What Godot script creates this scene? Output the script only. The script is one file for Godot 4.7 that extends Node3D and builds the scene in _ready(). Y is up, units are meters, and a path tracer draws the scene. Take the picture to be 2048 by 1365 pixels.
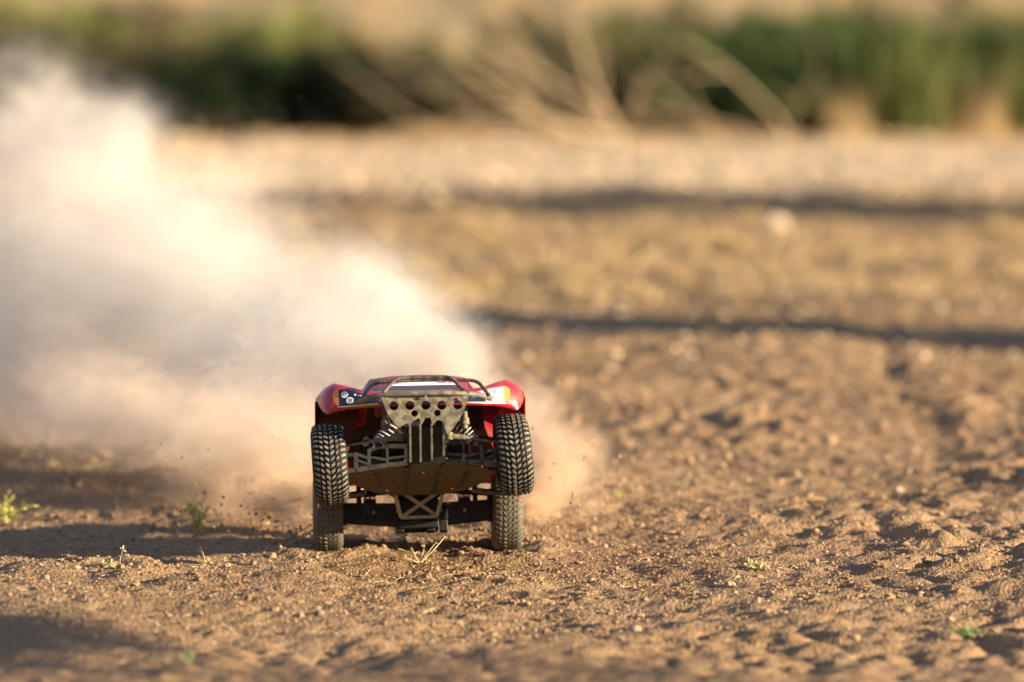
extends Node3D
# A radio-controlled short course truck lifting its nose on dry dirt, dust behind it, shrubs far off.
# y is up, the camera looks along -z; "d" below is the distance in front of the camera (d = -z).

const MM := 0.001
var rng := RandomNumberGenerator.new()
var used := {}
var M := {}
var n_big := FastNoiseLite.new()
var n_mid := FastNoiseLite.new()
var n_small := FastNoiseLite.new()
var n_fine := FastNoiseLite.new()
var n_tone := FastNoiseLite.new()
var POSE := Transform3D()
var truck: Node3D

func _ready():
	var cam := Camera3D.new()
	cam.name = "camera"
	add_child(cam)
	cam.position = Vector3(0, 0.85, 0)
	cam.rotation_degrees = Vector3(-5.03, 0, 0)
	cam.fov = 8.673
	cam.near = 0.1
	cam.far = 600.0
	var at := CameraAttributesPhysical.new()
	at.frustum_focal_length = 158.24
	at.frustum_focus_distance = 6.12
	at.exposure_aperture = 2.7
	at.frustum_near = 0.1
	at.frustum_far = 600.0
	cam.attributes = at
	var env := Environment.new()
	env.background_mode = Environment.BG_SKY
	var sm := ProceduralSkyMaterial.new()
	sm.sky_top_color = Color(0.44, 0.53, 0.68)
	sm.sky_horizon_color = Color(0.86, 0.79, 0.70)
	sm.sky_curve = 0.18
	sm.ground_bottom_color = Color(0.36, 0.28, 0.20)
	sm.ground_horizon_color = Color(0.60, 0.52, 0.44)
	sm.sun_angle_max = 30.0
	env.sky = Sky.new()
	env.sky.sky_material = sm
	env.background_energy_multiplier = 0.46
	env.tonemap_mode = Environment.TONE_MAPPER_LINEAR
	env.tonemap_exposure = 3.4
	env.sdfgi_enabled = true
	env.ssao_enabled = true
	env.ssil_enabled = true
	var we := WorldEnvironment.new()
	we.name = "environment"
	we.environment = env
	add_child(we)
	var sun := DirectionalLight3D.new()
	sun.name = "sun"
	sun.light_color = Color(1.0, 0.90, 0.75)
	sun.light_energy = 1.6
	sun.light_angular_distance = 0.5
	sun.shadow_enabled = true
	add_child(sun)
	var az := deg_to_rad(70.0)
	var el := deg_to_rad(14.0)
	sun.look_at_from_position(Vector3(sin(az) * cos(el), sin(el), cos(az) * cos(el)) * 20.0, Vector3.ZERO)

	rng.seed = 77
	setup_noise()
	make_materials()
	build_ground()
	build_background()
	build_truck()
	build_near_plants()
	build_stones()
	build_grit()
	build_dust()

# ---------------------------------------------------------------- helpers

func numbered(called: String) -> String:
	var k: int = used.get(called, 0)
	used[called] = k + 1
	return called if k == 0 else "%s_%03d" % [called, k]

func tag(o: Node, label: String, category := "", group := "", kind := ""):
	if label: o.set_meta("label", label)
	if category: o.set_meta("category", category)
	if group: o.set_meta("group", group)
	if kind: o.set_meta("kind", kind)
	return o

func base(called: String, where := Vector3.ZERO, turn := 0.0) -> Node3D:
	var o := Node3D.new()
	o.name = numbered(called)
	add_child(o)
	o.position = where
	o.rotation.y = turn
	return o

func begin() -> SurfaceTool:
	var st := SurfaceTool.new()
	st.begin(Mesh.PRIMITIVE_TRIANGLES)
	return st

func build(called: String, st: SurfaceTool, m: Material, parent: Node = self, normals := true) -> MeshInstance3D:
	if normals: st.generate_normals()
	return put(called, st.commit(), m, parent)

func put(called: String, mesh: Mesh, m: Material, parent: Node = self) -> MeshInstance3D:
	var o := MeshInstance3D.new()
	o.name = numbered(called) if parent == self else called
	o.mesh = mesh
	o.material_override = m
	parent.add_child(o, true)
	return o

func tri(st: SurfaceTool, a: Vector3, b: Vector3, c: Vector3):
	# counter-clockwise seen from outside; written clockwise
	st.add_vertex(a); st.add_vertex(c); st.add_vertex(b)

func quad(st: SurfaceTool, a: Vector3, b: Vector3, c: Vector3, d: Vector3):
	tri(st, a, b, c)
	tri(st, a, c, d)

func bx(st: SurfaceTool, t: Transform3D, size: Vector3, bev := 0.0):
	# chamfered box
	st.set_smooth_group(-1)
	var h := size * 0.5
	var b := minf(bev, minf(h.x, minf(h.y, h.z)) * 0.6)
	if b <= 0.0: b = minf(h.x, minf(h.y, h.z)) * 0.12
	for axis in 3:
		for s in [-1.0, 1.0]:
			var u := (axis + 1) % 3
			var v := (axis + 2) % 3
			var ps := []
			for k in [[-1, -1], [1, -1], [1, 1], [-1, 1]]:
				var p := Vector3.ZERO
				p[axis] = s * h[axis]
				p[u] = k[0] * (h[u] - b)
				p[v] = k[1] * (h[v] - b)
				ps.append(t * p)
			if s > 0: quad(st, ps[0], ps[1], ps[2], ps[3])
			else: quad(st, ps[3], ps[2], ps[1], ps[0])
	# edges
	for axis in 3:
		var u := (axis + 1) % 3
		var v := (axis + 2) % 3
		for su in [-1.0, 1.0]:
			for sv in [-1.0, 1.0]:
				var e := []
				for k in [[-1, 0], [1, 0], [1, 1], [-1, 1]]:
					var p := Vector3.ZERO
					p[axis] = k[0] * (h[axis] - b)
					p[u] = su * (h[u] - (0.0 if k[1] == 0 else b))
					p[v] = sv * (h[v] - (b if k[1] == 0 else 0.0))
					e.append(t * p)
				if su * sv > 0: quad(st, e[0], e[1], e[2], e[3])
				else: quad(st, e[3], e[2], e[1], e[0])
	for sx in [-1.0, 1.0]:
		for sy in [-1.0, 1.0]:
			for sz in [-1.0, 1.0]:
				var a := t * Vector3(sx * h.x, sy * (h.y - b), sz * (h.z - b))
				var c := t * Vector3(sx * (h.x - b), sy * h.y, sz * (h.z - b))
				var d := t * Vector3(sx * (h.x - b), sy * (h.y - b), sz * h.z)
				if sx * sy * sz > 0: tri(st, a, c, d)
				else: tri(st, a, d, c)

func bar(st: SurfaceTool, a: Vector3, b: Vector3, w: float, h: float, up := Vector3.UP):
	# a chamfered beam from a to b, w across and h along "up"
	var y := (b - a).normalized()
	var x := up.cross(y)
	if x.length() < 0.01: x = Vector3.RIGHT.cross(y)
	x = x.normalized()
	var z := x.cross(y)
	bx(st, Transform3D(Basis(x, y, z), (a + b) * 0.5), Vector3(w, (b - a).length(), h))

func tube(st: SurfaceTool, pts: Array, r0: float, r1 := -1.0, sides := 8, caps := true, group := 1):
	if r1 < 0.0: r1 = r0
	var n := pts.size()
	var rings := []
	var x := Vector3.ZERO
	for i in n:
		var dir: Vector3 = (pts[mini(i + 1, n - 1)] - pts[maxi(i - 1, 0)]).normalized()
		if i == 0:
			x = dir.cross(Vector3.UP if absf(dir.y) < 0.9 else Vector3.RIGHT).normalized()
		else:
			x = (x - dir * x.dot(dir)).normalized()
		var y := dir.cross(x)
		var r := lerpf(r0, r1, float(i) / maxi(1, n - 1))
		var ring := []
		for k in sides:
			var a := TAU * k / sides
			ring.append(pts[i] + (x * cos(a) + y * sin(a)) * r)
		rings.append(ring)
	st.set_smooth_group(group)
	for i in n - 1:
		for k in sides:
			var k2 := (k + 1) % sides
			quad(st, rings[i][k], rings[i][k2], rings[i + 1][k2], rings[i + 1][k])
	if caps:
		st.set_smooth_group(-1)
		for k in range(1, sides - 1):
			tri(st, rings[0][0], rings[0][k + 1], rings[0][k])
			tri(st, rings[n - 1][0], rings[n - 1][k], rings[n - 1][k + 1])

func spline(pts: Array, each := 5) -> Array:
	var out := []
	var n := pts.size()
	for i in n - 1:
		var p0: Vector3 = pts[maxi(i - 1, 0)]
		var p3: Vector3 = pts[mini(i + 2, n - 1)]
		for k in each:
			out.append(pts[i].cubic_interpolate(pts[i + 1], p0, p3, float(k) / each))
	out.append(pts[n - 1])
	return out

func lathe_x(st: SurfaceTool, prof: Array, sides: int, t := Transform3D(), group := 2):
	# prof: [x, r] pairs, turned about the x axis; outside faces away from the axis for growing x
	st.set_smooth_group(group)
	for i in prof.size() - 1:
		for k in sides:
			var a0 := TAU * k / sides
			var a1 := TAU * (k + 1) / sides
			var p: Array = prof[i]
			var q: Array = prof[i + 1]
			var A := t * Vector3(p[0], p[1] * cos(a0), p[1] * sin(a0))
			var B := t * Vector3(p[0], p[1] * cos(a1), p[1] * sin(a1))
			var C := t * Vector3(q[0], q[1] * cos(a1), q[1] * sin(a1))
			var D := t * Vector3(q[0], q[1] * cos(a0), q[1] * sin(a0))
			if p[1] > 1e-6: tri(st, A, B, C) if q[1] > 1e-6 else tri(st, A, B, D)
			if q[1] > 1e-6: tri(st, A, C, D)

func prism(st: SurfaceTool, poly: PackedVector2Array, t: Transform3D, depth: float):
	# polygon in the xy plane of t, thick along z about 0
	st.set_smooth_group(-1)
	var p := poly
	if Geometry2D.is_polygon_clockwise(p):
		p = p.duplicate()
		p.reverse()
	var ix := Geometry2D.triangulate_polygon(p)
	var h := depth * 0.5
	for i in range(0, ix.size(), 3):
		var a := p[ix[i]]
		var b := p[ix[i + 1]]
		var c := p[ix[i + 2]]
		if (b - a).cross(c - a) < 0.0:
			var s := b
			b = c
			c = s
		tri(st, t * Vector3(a.x, a.y, h), t * Vector3(b.x, b.y, h), t * Vector3(c.x, c.y, h))
		tri(st, t * Vector3(a.x, a.y, -h), t * Vector3(c.x, c.y, -h), t * Vector3(b.x, b.y, -h))
	for i in p.size():
		var a := p[i]
		var b := p[(i + 1) % p.size()]
		quad(st, t * Vector3(a.x, a.y, -h), t * Vector3(b.x, b.y, -h), t * Vector3(b.x, b.y, h), t * Vector3(a.x, a.y, h))

func lin(r: float, g: float, b: float) -> Color:
	return Color(r, g, b).linear_to_srgb()

func noise_tex(seed_: int, freq: float, stops: Array, size := 512, octaves := 5) -> NoiseTexture2D:
	var n := FastNoiseLite.new()
	n.seed = seed_
	n.frequency = freq
	n.fractal_octaves = octaves
	var t := NoiseTexture2D.new()
	t.width = size
	t.height = size
	t.seamless = true
	t.noise = n
	if stops.size():
		var g := Gradient.new()
		g.offsets = PackedFloat32Array(stops.map(func(s): return s[0]))
		g.colors = PackedColorArray(stops.map(func(s): return s[1]))
		t.color_ramp = g
	return t

func mat(key: String, c: Color, rough := 0.8, tex: Texture2D = null, scale := 1.0, bump: Texture2D = null, bump_cm := 0.0) -> StandardMaterial3D:
	var m := StandardMaterial3D.new()
	m.resource_name = key
	m.albedo_color = c
	m.roughness = rough
	if tex:
		m.albedo_texture = tex
	if bump:
		m.heightmap_enabled = true
		m.heightmap_texture = bump
		m.heightmap_scale = bump_cm
	if tex or bump:
		m.uv1_triplanar = true
		m.uv1_scale = Vector3.ONE * scale
	M[key] = m
	return m

func make_materials():
	# dusty plastics: the dust is tan, blotchy, and stays where it is
	var dust_a := noise_tex(5, 0.012, [[0.0, lin(0.016, 0.015, 0.014)], [0.45, lin(0.032, 0.030, 0.025)], [0.58, lin(0.085, 0.074, 0.052)], [1.0, lin(0.20, 0.17, 0.115)]])
	var dust_b := noise_tex(6, 0.010, [[0.0, lin(0.004, 0.004, 0.0045)], [0.6, lin(0.006, 0.006, 0.006)], [0.75, lin(0.02, 0.017, 0.012)], [1.0, lin(0.08, 0.068, 0.048)]])
	var dust_c := noise_tex(8, 0.016, [[0.0, lin(0.045, 0.043, 0.034)], [0.38, lin(0.10, 0.092, 0.066)], [0.5, lin(0.13, 0.118, 0.083)], [0.64, lin(0.165, 0.147, 0.103)], [1.0, lin(0.27, 0.235, 0.165)]])
	var rough_n := noise_tex(9, 0.03, [])
	mat("dusty bumper plastic", Color.WHITE, 0.62, dust_c, 9.0, rough_n, 0.03)
	mat("dusty tube", Color.WHITE, 0.55, dust_a, 11.0)
	mat("black plastic", Color.WHITE, 0.5, dust_b, 10.0)
	mat("dusty arm plastic", Color.WHITE, 0.6, dust_a, 14.0)
	mat("tan dusted arm plastic", Color.WHITE, 0.7, dust_c, 12.0)
	mat("sunlit dusty plastic", Color.WHITE, 0.75, noise_tex(10, 0.010, [[0.0, lin(0.20, 0.18, 0.13)], [0.5, lin(0.34, 0.30, 0.21)], [1.0, lin(0.44, 0.38, 0.26)]]), 12.0)  # lit copy of the dusty plastic, sunlight mixed into the dust colour
	mat("chassis", Color.WHITE, 0.8, noise_tex(11, 0.012, [[0.0, lin(0.05, 0.034, 0.014)], [0.5, lin(0.085, 0.056, 0.022)], [1.0, lin(0.14, 0.095, 0.04)]]), 8.0)
	mat("rubber", lin(0.009, 0.0085, 0.008), 0.8)
	mat("packed dirt rubber", Color.WHITE, 0.85, noise_tex(16, 0.02, [[0.0, lin(0.03, 0.028, 0.023)], [0.5, lin(0.085, 0.078, 0.058)], [1.0, lin(0.16, 0.14, 0.10)]]), 16.0)
	mat("dusty lugs", Color.WHITE, 0.75, noise_tex(12, 0.02, [[0.0, lin(0.06, 0.057, 0.046)], [0.45, lin(0.13, 0.122, 0.096)], [0.65, lin(0.21, 0.195, 0.15)], [1.0, lin(0.30, 0.27, 0.21)]]), 14.0)
	mat("packed dirt lugs", Color.WHITE, 0.8, noise_tex(17, 0.02, [[0.0, lin(0.06, 0.056, 0.045)], [0.5, lin(0.115, 0.105, 0.08)], [1.0, lin(0.18, 0.16, 0.12)]]), 14.0)
	M["dusty lugs"].vertex_color_use_as_albedo = true
	mat("satin rim", lin(0.16, 0.16, 0.165), 0.35)
	mat("spring steel", lin(0.36, 0.35, 0.37), 0.45)
	mat("screw steel", lin(0.55, 0.54, 0.52), 0.25).metallic = 0.8
	var red := mat("red body", Color.WHITE, 0.42, noise_tex(14, 0.008, [[0.0, lin(0.42, 0.008, 0.026)], [0.5, lin(0.44, 0.013, 0.030)], [0.66, lin(0.45, 0.045, 0.045)], [1.0, lin(0.47, 0.17, 0.13)]]), 6.0)
	red.clearcoat_enabled = true
	red.clearcoat = 1.0
	red.clearcoat_roughness = 0.28
	red.backlight_enabled = true
	red.backlight = Color(0.7, 0.05, 0.03)
	mat("shaded red", lin(0.11, 0.028, 0.014), 0.8)  # darker copy of the body red, with the shade put into its colour
	mat("dark backing", lin(0.03, 0.012, 0.010), 0.6)
	mat("glass print", lin(0.05, 0.055, 0.065), 0.18)
	mat("decal navy", lin(0.012, 0.016, 0.04), 0.25)
	mat("decal amber", lin(0.62, 0.22, 0.03), 0.3)
	mat("decal yellow", lin(0.80, 0.58, 0.08), 0.3)
	mat("decal white", lin(0.8, 0.8, 0.82), 0.3)
	mat("decal grey", lin(0.28, 0.30, 0.33), 0.3)
	mat("decal red", lin(0.6, 0.02, 0.03), 0.3)
	# ground
	var g := mat("dirt", Color.WHITE, 0.95, noise_tex(21, 0.02, [[0.0, lin(0.62, 0.60, 0.57)], [0.5, lin(0.86, 0.85, 0.84)], [1.0, lin(1.0, 1.0, 1.0)]], 1024, 6), 5.0, noise_tex(22, 0.03, [], 1024, 6), 0.35)
	g.vertex_color_use_as_albedo = true
	g.uv1_world_triplanar = true
	g.metallic_specular = 0.2
	var gr := mat("grit", Color.WHITE, 0.95)
	gr.vertex_color_use_as_albedo = true
	gr.metallic_specular = 0.2
	for k in [["foliage", 0.35], ["straw", 0.3]]:
		var f := mat(k[0], Color.WHITE, 0.75)
		f.vertex_color_use_as_albedo = true
		f.metallic_specular = 0.3
		f.backlight_enabled = true
		f.backlight = Color(k[1] * 2, k[1] * 2, k[1] * 1.6)
	mat("bark", Color.WHITE, 0.9, noise_tex(31, 0.03, [[0.0, lin(0.16, 0.11, 0.07)], [1.0, lin(0.34, 0.26, 0.17)]]), 6.0)
	mat("dry wood", Color.WHITE, 0.85, noise_tex(32, 0.03, [[0.0, lin(0.36, 0.27, 0.165)], [1.0, lin(0.52, 0.40, 0.26)]]), 6.0)
	var stn := mat("stone", Color.WHITE, 0.9, noise_tex(33, 0.02, [[0.0, lin(0.24, 0.18, 0.13)], [1.0, lin(0.46, 0.36, 0.27)]]), 20.0, rough_n, 0.2)
	stn.uv1_world_triplanar = true

# ---------------------------------------------------------------- the ground

func setup_noise():
	for k in [[n_big, 1.1, 3, 1], [n_mid, 5.6, 3, 2], [n_small, 24.0, 3, 3], [n_fine, 110.0, 2, 4], [n_tone, 1.6, 4, 5]]:
		k[0].seed = 40 + k[3]
		k[0].frequency = k[1]
		k[0].fractal_octaves = k[2]
		k[0].noise_type = FastNoiseLite.TYPE_SIMPLEX_SMOOTH

const CONTACT := [Vector2(-0.2595, 6.305), Vector2(-0.0075, 6.295)]   # x, d of the two rear wheels

func ground_y(x: float, d: float) -> float:
	var near := 1.0
	for c in CONTACT:
		near = minf(near, smoothstep(0.03, 0.34, Vector2(x - c.x, d - c.y).length()))
	near = maxf(near, 0.0)
	var far := smoothstep(60.0, 20.0, absf(d)) * smoothstep(40.0, 8.0, absf(x))
	var y := 0.0
	y += n_big.get_noise_2d(x, d) * 0.030 * near
	if d > 2.0 and d < 40.0 and absf(x) < 9.0:
		# churned ground: rounded hummocks and scooped hollows
		var m := n_mid.get_noise_2d(x, d * 1.25)
		var patch := smoothstep(-0.35, 0.45, n_big.get_noise_2d(x * 1.3 + 9.0, d * 0.8 - 4.0))
		var rough := (0.30 + 0.6 * patch) * (0.65 + 0.5 * smoothstep(0.0, 0.5, x))
		rough *= lerpf(1.0, 0.55, smoothstep(7.6, 11.0, d))
		y += (absf(m) * 0.036 - 0.008) * rough * (0.18 + 0.82 * near)
	if d > 3.5 and d < 17.0 and absf(x) < 3.4:
		var s := n_small.get_noise_2d(x, d)
		y += s * absf(s) * 0.0105 * (0.5 + 0.5 * near)
		if d < 9.5 and absf(x) < 1.6:
			y += n_fine.get_noise_2d(x, d) * 0.0019
	# the soil that the rear wheels push up beside them
	for c in CONTACT:
		var q := Vector2((x - c.x) * 1.0, (d - c.y) * 0.7).length()
		if q < 0.2: y += 0.009 * exp(-pow((q - 0.055) / 0.022, 2.0)) * (0.6 + 0.8 * n_small.get_noise_2d(x + 3.0, d)) - 0.003 * exp(-pow(q / 0.03, 2.0))
	# an old wheel track running away on the right
	if d > 6.8 and d < 11.0:
		var f := smoothstep(6.8, 7.6, d) * smoothstep(11.0, 9.6, d)
		var off := x - (0.72 + 0.012 * sin(d * 3.3) + (d - 7.4) * 0.027)
		y -= 0.010 * f * (0.5 + 0.8 * absf(n_small.get_noise_2d(x * 0.3, d))) * exp(-pow(off / 0.035, 2.0))
		y += 0.003 * f * exp(-pow((off - 0.075) / 0.035, 2.0))
	# the road lies a little proud, the shrubs stand on a low bank, the hill climbs behind them
	y += 0.02 * smoothstep(15.0, 15.5, d) + 0.02 * smoothstep(19.4, 20.2, d)
	if d > 20.8:
		var e := d - 20.8
		y += 0.085 * e * e / (e + 3.0) + 0.05 * n_big.get_noise_2d(x * 0.3, d * 0.3) * minf(e, 20.0) * 0.4
	return y

func ground_tone(x: float, d: float) -> Color:
	var t := n_tone.get_noise_2d(x, d) * 0.5 + 0.5
	var t2 := n_mid.get_noise_2d(x * 0.7 + 31.0, d * 0.7) * 0.5 + 0.5
	var c := Color(0.215, 0.14, 0.080).lerp(Color(0.315, 0.215, 0.128), t)
	c = c.lerp(Color(0.345, 0.245, 0.150), 0.35 * t2)
	c = c.lerp(Color(0.285, 0.195, 0.10), smoothstep(8.0, 12.0, d) * (0.4 + 0.4 * t2))
	if d > 15.0:
		var road := Color(0.52, 0.415, 0.28).lerp(Color(0.42, 0.33, 0.22), t)
		c = c.lerp(road, smoothstep(15.0, 15.8, d + 0.5 * (t2 - 0.5)))
		c = c.lerp(Color(0.46, 0.265, 0.10), smoothstep(18.9, 19.3, d + 0.4 * (t2 - 0.5)))
	if d > 19.9:
		var grass := Color(0.38, 0.295, 0.18).lerp(Color(0.24, 0.21, 0.10), smoothstep(0.5, 0.8, t2))
		c = c.lerp(grass, smoothstep(19.9, 21.0, d))
	return c

func steps(stops: Array) -> PackedFloat32Array:
	# [from, step, to, step, to ...]
	var out := PackedFloat32Array([stops[0]])
	var v: float = stops[0]
	for i in range(1, stops.size(), 2):
		var n := maxi(1, roundi((stops[i + 1] - v) / stops[i]))
		var a := v
		for k in n:
			out.append(a + (stops[i + 1] - a) * (k + 1) / n)
		v = stops[i + 1]
	return out

func sheet(called: String, xs: PackedFloat32Array, ds: PackedFloat32Array):
	var nx := xs.size()
	var nd := ds.size()
	var v := PackedVector3Array()
	var c := PackedColorArray()
	var nn := PackedVector3Array()
	v.resize(nx * nd)
	c.resize(nx * nd)
	nn.resize(nx * nd)
	for j in nd:
		for i in nx:
			v[j * nx + i] = Vector3(xs[i], ground_y(xs[i], ds[j]), -ds[j])
			c[j * nx + i] = ground_tone(xs[i], ds[j])
	var e := 0.002
	for j in nd:
		for i in nx:
			var k := j * nx + i
			if (j == 0 or j == nd - 1) and absf(xs[i]) < 9.0:
				var d := ds[j]
				nn[k] = Vector3(ground_y(xs[i] - e, d) - ground_y(xs[i] + e, d), 2 * e, ground_y(xs[i], d + e) - ground_y(xs[i], d - e)).normalized()
				continue
			var a := v[j * nx + mini(i + 1, nx - 1)] - v[j * nx + maxi(i - 1, 0)]
			var b := v[mini(j + 1, nd - 1) * nx + i] - v[maxi(j - 1, 0) * nx + i]
			nn[k] = a.cross(b).normalized()
			if nn[k].y < 0: nn[k] = -nn[k]
	var ix := PackedInt32Array()
	ix.resize((nx - 1) * (nd - 1) * 6)
	var q := 0
	for j in nd - 1:
		for i in nx - 1:
			var a := j * nx + i
			for w in [a, a + nx, a + nx + 1, a, a + nx + 1, a + 1]:
				ix[q] = w
				q += 1
	var arr := []
	arr.resize(Mesh.ARRAY_MAX)
	arr[Mesh.ARRAY_VERTEX] = v
	arr[Mesh.ARRAY_NORMAL] = nn
	arr[Mesh.ARRAY_COLOR] = c
	arr[Mesh.ARRAY_INDEX] = ix
	var me := ArrayMesh.new()
	me.add_surface_from_arrays(Mesh.PRIMITIVE_TRIANGLES, arr)
	tag(put(called, me, M["dirt"]), "", "", "", "structure")

func build_ground():
	var half := steps([0.0, 0.0065, 0.95, 0.02, 1.7, 0.06, 3.4, 0.3, 9.0, 3.0, 30.0, 15.0, 150.0])
	var xs := PackedFloat32Array()
	for i in range(half.size() - 1, 0, -1): xs.append(-half[i])
	xs.append_array(half)
	sheet("ground", xs, steps([-120.0, 20.0, 0.0, 1.0, 4.0, 0.05, 4.7, 0.012, 5.3, 0.0065, 7.2, 0.012, 9.4, 0.03, 15.0]))
	sheet("gravel_road", xs, steps([15.0, 0.05, 19.2]))
	sheet("hillside", xs, steps([19.2, 0.1, 24.0, 0.25, 40.0, 4.0, 80.0, 20.0, 240.0]))

# ---------------------------------------------------------------- plants

func leaf_quad(st: SurfaceTool, p: Vector3, along: Vector3, side: Vector3, l: float, w: float, c: Color):
	st.set_smooth_group(-1)
	st.set_color(c)
	var n := along.cross(side).normalized()
	var m := p + along * l * 0.5 + n * w * 0.12
	var e := p + along * l
	tri(st, p, m + side * w * 0.5, e)
	tri(st, p, e, m - side * w * 0.5)

func rand_dir(r: RandomNumberGenerator) -> Vector3:
	var z := r.randf_range(-1, 1)
	var a := r.randf() * TAU
	var s := sqrt(1 - z * z)
	return Vector3(s * cos(a), z, s * sin(a))

func shrub_mesh(seed_: int, w: float, h: float, leaves: int, leaf: float, dark: Color, light: Color, low := 0.06) -> Array:
	# [foliage mesh, stem mesh]: clumps of small leaves on branching stems
	var r := RandomNumberGenerator.new()
	r.seed = seed_
	var f := begin()
	var s := begin()
	var clumps := []
	for i in 26:
		var a := r.randf() * TAU
		var q := sqrt(r.randf()) * 0.46
		var top := h * (0.95 - 1.3 * q * q * (1.0 - 0.8 * low)) * (r.randf_range(0.8, 1.08) if low < 0.5 else 1.0)
		var c := Vector3(cos(a) * q * w, lerpf(low * h, maxf(top, low * h), pow(r.randf(), 0.6)), sin(a) * q * w)
		clumps.append([c, r.randf_range(0.09, 0.17) * w, r.randf()])
		var b := Vector3(c.x * 0.12, 0.0, c.z * 0.12)
		tube(s, spline([b, b.lerp(c, 0.5) + Vector3(0, -0.05 * h, 0) + rand_dir(r) * 0.03 * w, c], 3), 0.014 * w, 0.004 * w, 5, false)
	for i in leaves:
		var k: Array = clumps[r.randi() % clumps.size()]
		var p: Vector3 = k[0] + rand_dir(r) * k[1] * pow(r.randf(), 0.45)
		if p.y < 0.01: continue
		var out: Vector3 = (p - k[0]).normalized()
		var along := (out + rand_dir(r) * 0.9 + Vector3(0, 0.35, 0)).normalized()
		var side := along.cross(rand_dir(r)).normalized()
		leaf_quad(f, p, along, side, leaf * r.randf_range(0.7, 1.4), leaf * r.randf_range(0.3, 0.5), dark.lerp(light, clampf(k[2] * 0.7 + r.randf() * 0.4, 0, 1)))
	f.generate_normals()
	s.generate_normals()
	return [f.commit(), s.commit()]

func tussock_mesh(seed_: int, blades: int, h: float, spread: float, width: float, dark: Color, light: Color, lean := 0.5) -> Mesh:
	var r := RandomNumberGenerator.new()
	r.seed = seed_
	var st := begin()
	st.set_smooth_group(-1)
	for i in blades:
		var a := r.randf() * TAU
		var dir := Vector3(cos(a), 0, sin(a))
		var p0 := dir * spread * sqrt(r.randf()) * 0.5
		var l := h * (0.2 + 0.95 * pow(r.randf(), 1.5))
		var b := l * lean * r.randf_range(0.1, 1.0)
		var side := Vector3(-dir.z, 0, dir.x).rotated(Vector3.UP, r.randf_range(-1, 1))
		st.set_color(dark.lerp(light, r.randf()))
		var last := [p0 - side * width * 0.5, p0 + side * width * 0.5]
		for k in 4:
			var t := (k + 1) / 4.0
			var p := p0 + dir * b * t * t + Vector3(0, l * (t - 0.22 * lean * t * t), 0)
			var w := width * (1.0 - t) * 0.5 + 0.0001
			var now := [p - side * w, p + side * w]
			tri(st, last[0], last[1], now[1])
			if k < 3: tri(st, last[0], now[1], now[0])
			last = now
	st.generate_normals()
	return st.commit()

func branch(st: SurfaceTool, r: RandomNumberGenerator, p: Vector3, dir: Vector3, l: float, rad: float, depth: int):
	var pts := [p]
	var d := dir
	var q := p
	for i in 5:
		d = (d + rand_dir(r) * 0.21 + Vector3(0, -0.02, 0)).normalized()
		q += d * l / 5.0
		pts.append(q)
		if depth > 0 and i > 0 and i < 5:
			branch(st, r, q, (d + rand_dir(r) * 0.75).normalized(), l * r.randf_range(0.35, 0.6), rad * (0.62 - 0.07 * i), depth - 1)
	tube(st, pts, rad, rad * 0.35, 6 if depth > 0 else 4, depth > 0)

func stand(x: float, d: float, sink := 0.0) -> Vector3:
	return Vector3(x, ground_y(x, d) - sink, -d)

func place_shrub(v: Array, x: float, d: float, sc: Vector3, turn: float, label: String, group := "", called := "shrub"):
	var o := base(called, stand(x, d, 0.02), turn)
	o.scale = sc
	put("foliage", v[0], M["foliage"], o)
	put("stem", v[1], M["bark"], o)
	tag(o, label, "shrub", group)
	return o

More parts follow.
